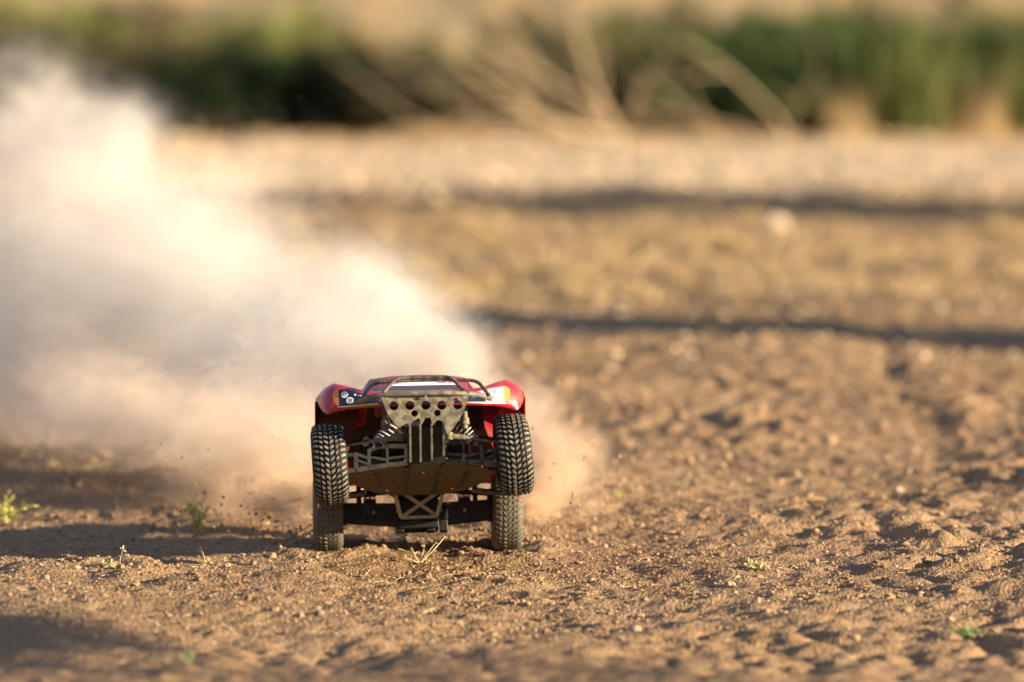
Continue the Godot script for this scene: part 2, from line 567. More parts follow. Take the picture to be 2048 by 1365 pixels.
func build_background():
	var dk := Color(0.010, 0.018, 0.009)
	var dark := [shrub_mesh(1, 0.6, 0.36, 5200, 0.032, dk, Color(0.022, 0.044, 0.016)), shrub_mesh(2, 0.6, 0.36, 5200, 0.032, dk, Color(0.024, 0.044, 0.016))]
	var olive := [shrub_mesh(3, 0.6, 0.4, 3000, 0.032, Color(0.08, 0.10, 0.035), Color(0.28, 0.31, 0.10)), shrub_mesh(4, 0.6, 0.4, 3000, 0.032, Color(0.10, 0.115, 0.04), Color(0.32, 0.34, 0.12))]
	var green := [shrub_mesh(5, 0.6, 0.5, 3600, 0.034, Color(0.016, 0.036, 0.012), Color(0.08, 0.145, 0.045)), shrub_mesh(6, 0.6, 0.5, 3600, 0.034, Color(0.018, 0.036, 0.014), Color(0.075, 0.12, 0.04))]
	# the dark row along the far edge of the road
	var row := "dark shrubs along the far edge of the road"
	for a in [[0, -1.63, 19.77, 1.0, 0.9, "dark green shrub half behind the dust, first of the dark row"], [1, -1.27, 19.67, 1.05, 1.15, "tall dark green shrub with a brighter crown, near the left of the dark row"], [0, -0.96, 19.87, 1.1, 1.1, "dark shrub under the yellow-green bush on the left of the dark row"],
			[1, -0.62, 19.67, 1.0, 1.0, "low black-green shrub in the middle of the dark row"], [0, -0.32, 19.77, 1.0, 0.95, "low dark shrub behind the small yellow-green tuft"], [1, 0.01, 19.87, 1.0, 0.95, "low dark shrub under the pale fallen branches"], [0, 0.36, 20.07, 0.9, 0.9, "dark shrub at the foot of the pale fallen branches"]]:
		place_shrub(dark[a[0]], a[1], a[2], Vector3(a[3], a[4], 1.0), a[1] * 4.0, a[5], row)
	# the tall green thicket on the right
	var thick := "green shrubs of the thicket on the right"
	for a in [[0, 0.79, 20.07, 0.85, 0.95, "dark green shrub between the two sprays of pale branches"], [1, 1.10, 20.37, 0.9, 1.1, "green shrub behind the second spray of pale branches"], [0, 1.44, 20.57, 0.9, 1.15, "green shrub left of the dry tan grass"],
			[1, 1.81, 20.47, 0.85, 1.0, "bright green shrub among the tall reeds"], [0, 2.15, 20.17, 0.85, 0.95, "green shrub at the right edge behind the pale stems"]]:
		place_shrub(green[a[0]], a[1], a[2], Vector3(a[3], a[4], 0.9), a[1] * 5.0, a[5], thick)
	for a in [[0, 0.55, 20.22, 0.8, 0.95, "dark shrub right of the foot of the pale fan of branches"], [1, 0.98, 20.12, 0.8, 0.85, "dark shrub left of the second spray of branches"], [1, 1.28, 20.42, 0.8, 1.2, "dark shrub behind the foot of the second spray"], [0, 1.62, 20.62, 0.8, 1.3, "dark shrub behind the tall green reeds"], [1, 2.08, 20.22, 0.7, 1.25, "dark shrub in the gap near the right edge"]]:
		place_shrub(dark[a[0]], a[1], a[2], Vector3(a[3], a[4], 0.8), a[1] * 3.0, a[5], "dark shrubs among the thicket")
	# olive bushes on the sunny slope behind
	var slope := "olive bushes on the sunny slope"
	for a in [[0, -2.25, 23.15, 1.0, 0.9, "olive bush at the far left of the slope above the dust"], [1, -2.69, 24.15, 1.0, 0.8, "pale olive bush at the left edge of the slope"], [0, -1.01, 21.2, 1.0, 1.1, "yellow-green bush above the dark row on the left"], [1, -1.30, 21.3, 0.9, 0.95, "small olive bush left of the yellow-green one"],
			[0, -0.31, 22.65, 0.5, 0.5, "small grey-green bush on the slope behind the branches"], [1, 0.54, 23.65, 0.8, 0.6, "olive bush on the slope above the pale branches"], [0, 1.44, 24.15, 1.1, 0.55, "low olive bush on the slope behind the thicket"]]:
		place_shrub(olive[a[0]], a[1], a[2], Vector3(a[3], a[4] * 1.3, 0.9), a[1] * 6.0, a[5], slope)
	# green shrubs at the front of the thicket, and dry grey-brown brush all over the slope behind
	for a in [[0, 0.72, 19.82, 0.6, 0.55, "low green shrub in front, just right of the fan of branches"], [1, 1.08, 19.77, 0.6, 0.6, "low green shrub in front, under the second spray of branches"], [0, 1.30, 19.87, 0.65, 0.8, "green shrub in front, left of the dry tan grass"], [1, 1.60, 19.92, 0.6, 0.85, "green shrub in front, right of the dry tan grass"], [0, 2.00, 19.82, 0.6, 0.7, "green shrub in front, left of the pale upright stems"], [1, 2.26, 20.02, 0.7, 1.0, "tall green shrub in front at the right edge"]]:
		place_shrub(green[a[0]], a[1], a[2], Vector3(a[3], a[4], 0.7), a[1] * 7.0, a[5], "green shrubs at the front of the thicket")
	var brush := [shrub_mesh(21, 0.6, 0.36, 2600, 0.030, Color(0.035, 0.034, 0.018), Color(0.15, 0.13, 0.07)), shrub_mesh(22, 0.6, 0.36, 2600, 0.030, Color(0.04, 0.045, 0.018), Color(0.15, 0.16, 0.06))]
	for a in [[0, -2.55, 22.0, 1.2, 1.0, "grey-brown brush at the left edge behind the dust"], [1, -2.05, 21.7, 1.2, 1.1, "grey-brown brush behind the first dark shrub"], [0, -1.65, 20.92, 1.1, 1.0, "grey-brown brush behind the tall dark shrub"], [1, -1.20, 20.72, 1.0, 0.95, "olive-brown brush between the tall dark shrub and the yellow-green bush"], [0, -0.75, 20.82, 1.1, 0.95, "grey-brown brush behind the low black-green shrub"],
			[1, -0.35, 20.62, 1.1, 0.9, "olive-brown brush behind the small yellow-green tuft"], [0, 0.05, 20.72, 1.1, 0.95, "grey-brown brush behind the tips of the pale fan"], [1, 0.42, 20.92, 1.1, 1.1, "olive-brown brush behind the thick limbs of the pale fan"], [0, 0.80, 21.7, 1.2, 1.2, "grey-brown brush between the two sprays, farther back"], [1, 1.25, 22.2, 1.2, 1.0, "olive-brown brush above the thicket"],
			[0, 1.75, 22.4, 1.2, 1.1, "grey-brown brush above the tall green reeds"], [1, 2.30, 22.2, 1.2, 1.2, "olive-brown brush in the upper right corner"], [0, -1.9, 23.6, 1.3, 0.9, "grey-brown brush high on the slope at left"], [1, -1.0, 23.4, 1.3, 0.8, "olive-brown brush high on the slope left of the middle"], [0, 0.1, 23.9, 1.3, 0.7, "grey-brown brush high on the slope in the middle"]]:
		place_shrub(brush[a[0]], a[1], a[2], Vector3(a[3] * 0.85, a[4] * 1.35, 0.9), a[1] * 5.0, a[5], "dry brush on the slope")
	# shrubs to the right of the picture; their long shadows cross the ground
	for a in [[0, 3.0, 13.9, 2.5, 2.7, "olive bush to the right of the track before the road"], [1, 4.1, 13.5, 1.7, 3.2, "second olive bush to the right of the track before the road"]]:
		place_shrub(shrub_mesh(40 + a[0], 0.6, 0.4, 1500, 0.030, Color(0.08, 0.10, 0.035), Color(0.28, 0.31, 0.10)), a[1], a[2], Vector3(a[3], a[4], a[3]), 1.0, a[5], "bushes to the right of the track")
	place_shrub(green[0], 2.2, 9.38, Vector3(0.9, 2.2, 0.85), 0.3, "narrow green bush to the right of the open ground", "bushes to the right of the track")
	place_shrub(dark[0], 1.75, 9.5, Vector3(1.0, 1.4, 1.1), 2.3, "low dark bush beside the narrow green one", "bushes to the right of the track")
	place_shrub(shrub_mesh(9, 0.46, 1.25, 2600, 0.030, Color(0.02, 0.05, 0.016), Color(0.08, 0.16, 0.045), 0.95), 3.5, 3.88, Vector3.ONE, 0.3, "green bush on bare stems to the right of the camera", "bushes to the right of the track")
	# reeds and grass
	var reed := tussock_mesh(11, 160, 0.62, 0.30, 0.013, Color(0.04, 0.07, 0.02), Color(0.21, 0.23, 0.075), 0.3)
	var hay := tussock_mesh(12, 120, 0.50, 0.34, 0.010, Color(0.36, 0.26, 0.13), Color(0.58, 0.45, 0.26), 0.45)
	var low := tussock_mesh(13, 90, 0.10, 0.16, 0.008, Color(0.30, 0.22, 0.12), Color(0.54, 0.42, 0.24), 0.8)
	for a in [[1.61, 19.77, 1.0, "tall green reeds left of the middle of the thicket"], [1.76, 19.67, 0.9, "yellow-green reeds in the middle of the thicket"], [1.91, 19.87, 1.05, "tall green reeds beside the pale upright stems"], [2.29, 19.77, 0.9, "green reeds at the right edge of the picture"], [1.22, 19.97, 0.75, "short reeds below the second spray of branches"]]:
		var o := put("reed_clump", reed, M["foliage"])
		o.position = stand(a[0], a[1], 0.01)
		o.scale = Vector3.ONE * a[2]
		o.rotation.y = a[0] * 5.0
		tag(o, a[3], "reeds", "reeds in the thicket")
	for a in [[1.45, 19.57, 0.62, "dry tan grass in front of the green thicket"], [2.03, 19.67, 0.8, "pale dry stems standing in the dark gap of the thicket"], 
			[-1.15, 22.25, 0.8, "dry grass on the slope above the dark row"], [-0.65, 22.05, 0.75, "pale dry grass on the slope right of the yellow-green bush"], [-1.72, 22.65, 0.8, "dry grass on the slope behind the dust"], [-0.11, 22.05, 0.7, "pale dry grass behind the first spray of branches"]]:
		var o := put("dry_grass_clump", hay, M["straw"])
		o.position = stand(a[0], a[1], 0.01)
		o.scale = Vector3.ONE * a[2]
		o.rotation.y = a[0] * 5.0
		tag(o, a[3], "dry grass", "dry grass clumps")
	for a in [[-0.30, 18.87, 1.1, "small yellow-green tuft at the far road edge below the dark row"], [-1.33, 18.97, 1.0, "small yellow tuft at the road edge beside the dust"], [-1.05, 19.07, 0.8, "olive tuft in front of the tall dark shrub"], [0.51, 18.87, 0.9, "orange dry tuft at the foot of the pale branches"], [0.85, 18.87, 1.0, "orange dry tuft between the two sprays of branches"], [2.00, 18.97, 0.8, "orange dry tuft below the pale upright stems"]]:
		var o := put("grass_tuft", low, M["straw"])
		o.position = stand(a[0], a[1], 0.005)
		o.scale = Vector3.ONE * a[2]
		o.rotation.y = a[0] * 5.0
		tag(o, a[3], "grass tuft", "tufts along the far road edge")
	# sprays of dry, pale branches
	for a in [[0.47, 19.17, [[-0.52, 0.80, 0.74, 13.0], [-0.66, 0.66, 0.7, 9.0], [-0.80, 0.50, 0.9, 11.0], [-0.88, 0.36, 0.95, 11.0], [-0.96, 0.20, 1.0, 12.0], [-0.99, 0.08, 0.85, 10.0], [-0.60, 0.75, 0.5, 6.0], [-0.75, 0.56, 0.85, 6.0], [-0.90, 0.28, 0.95, 6.0], [-0.97, 0.14, 0.9, 6.0], [-0.35, 0.9, 0.55, 5.0], [0.25, 0.9, 0.4, 5.0]], "fan of pale dry branches leaning left from the road edge", 3],
			[1.18, 19.27, [[-0.40, 0.9, 0.66, 9.0], [-0.84, 0.45, 0.75, 9.0], [-0.93, 0.34, 0.8, 7.0], [0.1, 1.0, 0.4, 6.0]], "second, sparser spray of pale dry branches right of the fan", 9]]:
		var o := base("dry_branch", stand(a[0], a[1], 0.01))
		var r := RandomNumberGenerator.new()
		r.seed = a[4]
		for k in a[2]:
			var st := begin()
			branch(st, r, Vector3(r.randf_range(-0.02, 0.02), 0, r.randf_range(-0.03, 0.03)), Vector3(k[0], k[1], r.randf_range(-0.15, 0.25)).normalized(), k[2], k[3] * MM, 1)
			build("bough", st, M["dry wood"], o)
		tag(o, a[3], "dry branch", "sprays of dry branches")
	# fringes that nobody could count
	var mm := MultiMesh.new()
	mm.transform_format = MultiMesh.TRANSFORM_3D
	mm.mesh = low
	mm.instance_count = 1500
	for i in 1500:
		var d: float
		var x: float
		if i < 260:
			d = rng.randf_range(19.0, 19.35)
			x = rng.randf_range(-3.2, 3.2)
		elif i < 620:
			d = rng.randf_range(10.8, 14.4)
			x = rng.randf_range(-0.9, 2.4) + rng.randf_range(0, 0.6)
		else:
			d = rng.randf_range(20.65, 38.0)
			x = rng.randf_range(-5.0, 5.0)
		var s := rng.randf_range(0.4, 1.1)
		if i >= 260 and i < 620: s *= 0.6
		elif i >= 620: s *= 1.3
		else: s *= 0.42
		mm.set_instance_transform(i, Transform3D(Basis(Vector3.UP, rng.randf() * TAU).scaled(Vector3.ONE * s), stand(x, d, 0.004)))
	var o := MultiMeshInstance3D.new()
	o.name = "dry_grass"
	o.multimesh = mm
	o.material_override = M["straw"]
	add_child(o)
	tag(o, "short dry yellow grass scattered on the slope and road edge", "grass", "", "stuff")

# ---------------------------------------------------------------- the truck

func V(x: float, y: float, z: float) -> Vector3:
	return Vector3(x, y, z) * MM

func part(called: String, st: SurfaceTool, m: String, parent: Node = null) -> MeshInstance3D:
	var o := build(called, st, M[m], parent if parent else truck)
	if parent == null: o.transform = POSE
	return o

func node_part(called: String, t: Transform3D) -> Node3D:
	var o := Node3D.new()
	o.name = called
	truck.add_child(o, true)
	o.transform = t
	return o

func build_truck():
	truck = base("toy_truck", Vector3(-0.1335, ground_y(-0.1335, 6.3), -6.30), deg_to_rad(2.8))
	truck.position.y = 0.5 * (ground_y(CONTACT[0].x, CONTACT[0].y) + ground_y(CONTACT[1].x, CONTACT[1].y)) + 0.0028
	tag(truck, "red radio-controlled off-road truck lifting its front wheels off the dirt", "toy truck")
	POSE = Transform3D(Basis(Vector3(0, 0, 1), deg_to_rad(1.0)) * Basis(Vector3.RIGHT, deg_to_rad(-19.0)), Vector3(0, 0.0555, 0))
	body()
	bumper()
	wheels()
	front_end()
	rear_end()

func sweep(x: float) -> float:
	return 27.0 * pow(absf(x) / 130.0, 2.2)

func body():
	# half sections from the centre line to the lower edge: [x, y] in mm, the nose first
	var S := [
		[404.0, [[0, 61], [30, 61], [56, 61], [78, 61], [98, 61], [111, 59.5], [117, 58.5], [121, 57.5], [123, 56.5]]],
		[405.5, [[0, 64], [30, 64], [56, 64], [78, 64], [98, 65], [113, 66], [121, 65], [126, 62], [126.5, 57]]],
		[401.0, [[0, 80], [30, 80], [56, 80], [78, 82], [97, 87], [112, 92], [123, 87], [130, 77], [131, 61]]],
		[392.0, [[0, 84], [30, 84.5], [57, 85], [80, 88], [99, 95], [115, 100], [126, 95], [134, 84], [135.5, 70]]],
		[374.0, [[0, 87], [30, 88], [58, 89], [84, 93], [102, 101], [118, 105.5], [130, 100], [138, 91], [139.5, 84]]],
		[340.0, [[0, 94], [30, 95], [58, 96], [86, 97], [104, 104.5], [120, 108], [133, 102], [140.5, 94], [142, 89]]],
		[305.0, [[0, 100], [30, 101], [60, 101.5], [87, 98], [104, 104], [120, 107.5], [133, 101], [141, 89], [142.5, 77]]],
		[283.0, [[0, 103], [30, 104], [62, 104], [88, 98], [104, 102], [120, 106], [133, 100], [141, 84], [142.5, 58]]],
		[270.0, [[0, 105], [30, 106], [64, 106], [89, 98], [104, 101], [120, 104], [133, 98], [141, 74], [142, 30]]],
		[262.0, [[0, 107], [30, 108], [66, 107], [90, 98], [105, 100], [120, 102], [133, 97], [140, 60], [141, -10]]],
		[240.0, [[0, 112], [34, 112], [70, 110], [88, 102], [106, 99], [120, 99], [133, 95], [138, 56], [138, -10]]],
		[194.0, [[0, 152], [36, 151], [66, 147], [79, 128], [102, 98], [120, 97], [133, 93], [138, 56], [138, -10]]],
		[184.0, [[0, 155], [36, 154], [66, 150], [80, 132], [102, 98], [120, 97], [133, 93], [138, 56], [138, -10]]],
		[110.0, [[0, 158], [36, 157], [66, 152], [80, 134], [102, 98], [120, 97], [133, 93], [138, 56], [138, -10]]],
		[96.0, [[0, 154], [36, 153], [66, 148], [80, 130], [102, 98], [120, 97], [133, 93], [138, 56], [138, -10]]],
		[72.0, [[0, 108], [34, 108], [70, 108], [90, 104], [104, 100], [120, 101], [133, 97], [140, 62], [141, -6]]],
		[60.0, [[0, 106], [34, 106], [70, 106], [90, 104], [104, 103], [120, 104], [133, 99], [141, 78], [142, 40]]],
		[45.0, [[0, 106], [34, 106], [70, 106], [90, 104], [104, 105], [120, 106], [133, 101], [141, 87], [142.5, 66]]],
		[0.0, [[0, 106], [34, 106], [70, 106], [90, 104], [104, 106], [120, 108], [133, 102], [141, 92], [142.5, 84]]],
		[-45.0, [[0, 106], [34, 106], [70, 106], [90, 104], [104, 105], [120, 106], [133, 101], [141, 87], [142.5, 66]]],
		[-60.0, [[0, 106], [34, 106], [70, 106], [90, 104], [104, 103], [120, 104], [133, 99], [141, 78], [142, 40]]],
		[-72.0, [[0, 106], [34, 106], [70, 106], [90, 104], [104, 103], [120, 103], [133, 97], [140, 62], [141, 4]]],
		[-108.0, [[0, 104], [34, 104], [70, 104], [90, 103], [104, 102], [120, 101], [131, 94], [137, 70], [138, 40]]],
		[-116.0, [[0, 66], [34, 66], [70, 66], [90, 65], [104, 64], [118, 62], [128, 58], [134, 50], [136, 40]]],
	]
	var st := begin()
	st.set_smooth_group(3)
	var rows := []
	for s in S:
		var row := []
		for side in [-1.0, 1.0]:
			var half := []
			for p in s[1]:
				var z: float = s[0] - (sweep(p[0]) * smoothstep(250.0, 380.0, s[0]) if s[0] > 250.0 else 0.0)
				half.append(V(side * p[0], p[1], z))
			if side < 0:
				half.reverse()
				row.append_array(half)
			else:
				row.append_array(half.slice(1))
		rows.append(row)
	for i in rows.size() - 1:
		for k in rows[i].size() - 1:
			quad(st, rows[i][k], rows[i][k + 1], rows[i + 1][k + 1], rows[i + 1][k])
	# the inner edge of the shell: a narrow return all along the lower lip of the nose
	for k in rows[0].size() - 1:
		var a: Vector3 = rows[0][k]
		var b: Vector3 = rows[0][k + 1]
		quad(st, b, a, a + V(0, 1.5, -9), b + V(0, 1.5, -9))
	var shell := part("body_shell", st, "red body")
	# the shell is backed in dark paint inside, all but its fenders
	var inner := begin()
	inner.set_smooth_group(3)
	for i in range(2, rows.size() - 2):
		for k in range(1, 15):
			var q := [rows[i][k], rows[i][k + 1], rows[i + 1][k + 1], rows[i + 1][k]]
			for j in 4: q[j] = q[j] - V(0, 1.6, 0)
			quad(inner, q[3], q[2], q[1], q[0])
	build("inner_backing", inner, M["dark backing"], shell)
	# panels that close the wheel arches behind the front wheels and before the rear ones
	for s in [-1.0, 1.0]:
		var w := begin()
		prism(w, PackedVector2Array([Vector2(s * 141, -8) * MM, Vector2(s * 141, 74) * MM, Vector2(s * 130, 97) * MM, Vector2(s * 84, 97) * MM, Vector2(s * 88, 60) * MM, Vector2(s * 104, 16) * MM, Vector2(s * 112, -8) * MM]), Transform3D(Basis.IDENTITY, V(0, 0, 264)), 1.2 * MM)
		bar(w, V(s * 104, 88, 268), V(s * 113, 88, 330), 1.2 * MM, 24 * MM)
		build("arch_panel", w, M["red body"] if s > 0 else M["shaded red"], shell)  # left panel is coloured as shaded, right keeps the body red
	var gl := begin()
	for s in [-1.0, 1.0]: decal(gl, s, [[0, 79, 62.5], [20, 79, 62.5], [40, 79, 62.5], [57, 79, 62.8]], 0.9)
	build("dark_nose_sheet", gl, M["glass print"], shell)  # dark sheet on the nose, so the plate holes read dark
	# windscreen, visor banner and its red script
	var glass := begin()
	glass.set_smooth_group(-1)
	quad(glass, V(-58, 114.5, 238.6), V(58, 114.5, 238.6), V(55, 129.5, 221.6), V(-55, 129.5, 221.6))
	build("windscreen", glass, M["glass print"], shell)
	var ban := begin()
	ban.set_smooth_group(-1)
	quad(ban, V(-36, 131.5, 219.7), V(54, 131.5, 219.7), V(52, 139.5, 210.6), V(-35, 139.5, 210.6))
	build("visor_banner", ban, M["decal white"], shell)
	var scr := begin()
	for k in [[-40, 5], [-34, 4], [-29, 6], [30, 5], [36, 7], [44, 4], [49, 5]]:
		bx(scr, Transform3D(Basis(Vector3.RIGHT, deg_to_rad(-47.0)) * Basis(Vector3(0, 0, 1), deg_to_rad(-24.0)), V(k[0], 136.0, 215.2)), V(k[1], 1.4, 0.5))
	tag(build("banner_script", scr, M["decal red"], shell), "", "", "", "stuff")
	# headlight decals: dark lens area, amber end, two ringed lamps, a yellow strip below
	for s in [-1.0, 1.0]:
		var o := node_part("headlight", POSE)
		var dark := begin()
		decal(dark, s, [[60, 70, 66.5], [66, 76, 66], [74, 79.5, 66], [82, 82, 65.5], [90, 84.5, 65.5], [98, 86.5, 65.5], [110.5, 89.0, 65.8]], 1.0)
		build("lens", dark, M["decal navy"] if s < 0 else M["decal grey"], o)
		var amb := begin()
		decal(amb, s, [[110.5, 89.0, 65.8], [114, 88.5, 68], [116.5, 87.0, 72], [118.5, 84, 78]], 1.0)
		build("marker", amb, M["decal amber"], o)
		var yel := begin()
		decal(yel, s, [[58, 65.2, 63.4], [72, 64.9, 63.2], [86, 64.9, 63.2], [100, 65.1, 63.4], [112, 65.6, 64.0]], 1.1)
		build("trim_strip", yel, M["decal yellow"] if s < 0 else M["decal white"], o)
		for l in [[102.5, 81.0, 4.6], [95.5, 72.0, 4.8]]:
			var ring := begin()
			disc(ring, s, l[0], l[1], l[2] * 0.62, l[2], 1.8)
			build("lamp_ring", ring, M["decal white"], o)
			var eye := begin()
			disc(eye, s, l[0], l[1], 0.0, l[2] * 0.42, 2.0)
			build("lamp_eye", eye, M["decal white"] if l[1] > 78 else M["decal grey"], o)
		var marks := begin()
		for k in [[88.5, 79.5, 3.0], [84.0, 78.2, 1.4], [80.5, 77.6, 2.4], [75.0, 76.0, 1.3], [72.0, 75.3, 2.4]]:
			disc(marks, s, k[0], k[1], 0.0, k[2] * 0.5, 1.9)
		build("sponsor_mark", marks, M["decal white"], o)

func nose(x: float, y: float, proud: float) -> Vector3:
	var a := absf(x)
	var yc := 80.0 + 2.0 * smoothstep(56.0, 78.0, a) + 5.0 * clampf((a - 78.0) / 19.0, 0, 1) + 5.0 * clampf((a - 97.0) / 15.0, 0, 1) - 5.0 * clampf((a - 112.0) / 11.0, 0, 1)
	var z := lerpf(405.5, 401.0, clampf((y - 64.0) / (yc - 64.0), 0, 1))
	if y > yc: z = lerpf(401.0, 392.0, clampf((y - yc) / 8.0, 0, 1))
	return V(x, y, z - sweep(x) + proud)

func decal(st: SurfaceTool, s: float, cols: Array, proud: float):
	st.set_smooth_group(4)
	for i in cols.size() - 1:
		var a: Array = cols[i]
		var b: Array = cols[i + 1]
		for k in 4:
			var q := [nose(s * a[0], lerpf(a[2], a[1], k / 4.0), proud), nose(s * b[0], lerpf(b[2], b[1], k / 4.0), proud), nose(s * b[0], lerpf(b[2], b[1], (k + 1) / 4.0), proud), nose(s * a[0], lerpf(a[2], a[1], (k + 1) / 4.0), proud)]
			if s > 0: quad(st, q[0], q[1], q[2], q[3])
			else: quad(st, q[3], q[2], q[1], q[0])

func disc(st: SurfaceTool, s: float, x: float, y: float, r0: float, r1: float, proud: float):
	st.set_smooth_group(4)
	for k in 14:
		var a := TAU * k / 14.0
		var b := TAU * (k + 1) / 14.0
		var p := func(r: float, t: float) -> Vector3: return nose(s * x + cos(t) * r, y + sin(t) * r, proud)
		if r0 > 0.0: quad(st, p.call(r0, a), p.call(r1, a), p.call(r1, b), p.call(r0, b))
		else: tri(st, p.call(0.0, a), p.call(r1, a), p.call(r1, b))

func bumper():
	# main cross bar, then the two hoops that rise from it, the drilled face plate and the ribbed skid below
	var o := node_part("front_bumper", POSE)
	var st := begin()
	tube(st, spline([V(-86, 67, 399), V(-81, 68, 407), V(-70, 69.5, 418), V(-52, 70, 427), V(-25, 70, 432), V(2, 70, 433), V(30, 70, 432), V(56, 69.5, 427), V(75, 69.5, 418), V(85, 69.3, 407), V(91, 69, 399)], 4), 3.6 * MM, -1, 10)
	build("cross_bar", st, M["dusty bumper plastic"], o)
	st = begin()
	tube(st, spline([V(-55, 69, 427), V(-47, 79, 425), V(-38, 89.5, 423), V(-31, 93.6, 421), V(-22, 94.4, 420), V(3, 94.4, 420), V(28, 94, 420), V(36, 93, 421), V(43, 88.5, 423), V(52, 78, 425), V(61, 69, 427)], 4), 2.7 * MM, -1, 9)
	build("hoop", st, M["dusty tube"], o)
	st = begin()
	tube(st, spline([V(-80, 70, 412), V(-74, 79, 409), V(-67, 88.5, 405), V(-59, 92.6, 402), V(-48, 94.5, 400), V(3, 95.8, 399), V(58, 94.3, 400), V(70, 92.6, 402), V(77, 88, 405), V(84, 78, 409), V(89, 69.5, 412)], 4), 2.5 * MM, -1, 9)
	build("hoop", st, M["dusty tube"], o)
	# face plate: a flat polygon with seven holes, leaning back
	var plate := CSGCombiner3D.new()
	plate.name = "face_plate"
	var pg := CSGPolygon3D.new()
	pg.name = "plate_blank"
	var pts := PackedVector2Array()
	for p in [[-55, 3], [-53, -3], [-46, -23], [-32, -40], [-21, -33], [-18, -38], [-13, -31], [-5, -27], [-2, -36], [3, -27], [10, -27], [13, -37], [19, -30], [26, -32], [31.5, -50], [40, -42], [53, -22], [60, -3], [61, 3], [40, 5.5], [3, 6], [-36, 5.5]]:
		pts.append(Vector2(p[0], p[1]) * MM)
	pg.polygon = pts
	pg.depth = 4.0 * MM
	plate.add_child(pg)
	for h in [[-38.2, -10.3, 6.2], [-17.0, -10.3, 6.2], [4.1, -10.5, 6.2], [25.2, -10.8, 6.2], [46.4, -11.0, 6.2], [-11.0, -21.0, 4.5], [19.3, -21.0, 4.5]]:
		var cy := CSGCylinder3D.new()
		cy.name = "drilled_hole"
		cy.operation = CSGShape3D.OPERATION_SUBTRACTION
		cy.radius = h[2] * MM
		cy.height = 20 * MM
		cy.sides = 24
		cy.rotation_degrees.x = 90
		cy.position = V(h[0], h[1], 0)
		plate.add_child(cy, true)
	plate.material_override = M["dusty bumper plastic"]
	plate.transform = Transform3D(Basis(Vector3.RIGHT, deg_to_rad(15.0)), V(0, 65.5, 428))
	o.add_child(plate)
	for h in [[-48, -0.5], [4, 0.5], [55, -1], [-31, -30], [37, -34]]: screw(plate.transform * V(h[0], h[1], 4.4), plate.transform.basis.z, o, 1.9)
	# lower skid: recessed panel and four long fins
	st = begin()
	prism(st, PackedVector2Array([Vector2(-21, 36) * MM, Vector2(32, 36) * MM, Vector2(29, -15) * MM, Vector2(-19, -17) * MM]), Transform3D(Basis(Vector3.RIGHT, deg_to_rad(33.0)), V(0, 2, 381)), 3 * MM)
	build("skid_panel", st, M["black plastic"], o)  # black stands in for the shadows of the fins on this panel
	for f in [[-17.2, 36, -13], [-3.6, 42, -13], [11.4, 42, -11], [27.0, 35, -5]]:
		st = begin()
		var w := 2.6
		var prof := [[f[1], 418 - 2], [f[1] - 16, 412], [f[2], 389], [f[2] + 2, 376], [f[1] - 6, 398]]
		var poly := PackedVector2Array()
		for q in prof: poly.append(Vector2(q[1], q[0]) * MM)
		prism(st, poly, Transform3D(Basis(Vector3(0, 0, 1), Vector3(0, 1, 0), Vector3(-1, 0, 0)), V(f[0], 0, 0)), w * MM)
		build("skid_fin", st, M["dusty bumper plastic"], o)
	# gussets that carry the plate back to the bulkhead
	for s in [-1.0, 1.0]:
		st = begin()
		bar(st, V(s * 36 + 4, 34, 412), V(s * 22 + 4, 26, 372), 4 * MM, 9 * MM)
		build("gusset", st, M["dusty arm plastic"], o)

func tyre_r(x: float) -> float:
	var a := absf(x)
	if a < 15.0: return 50.8 - 0.0045 * a * a
	return 49.8 - 0.115 * (a - 15.0) * (a - 15.0)

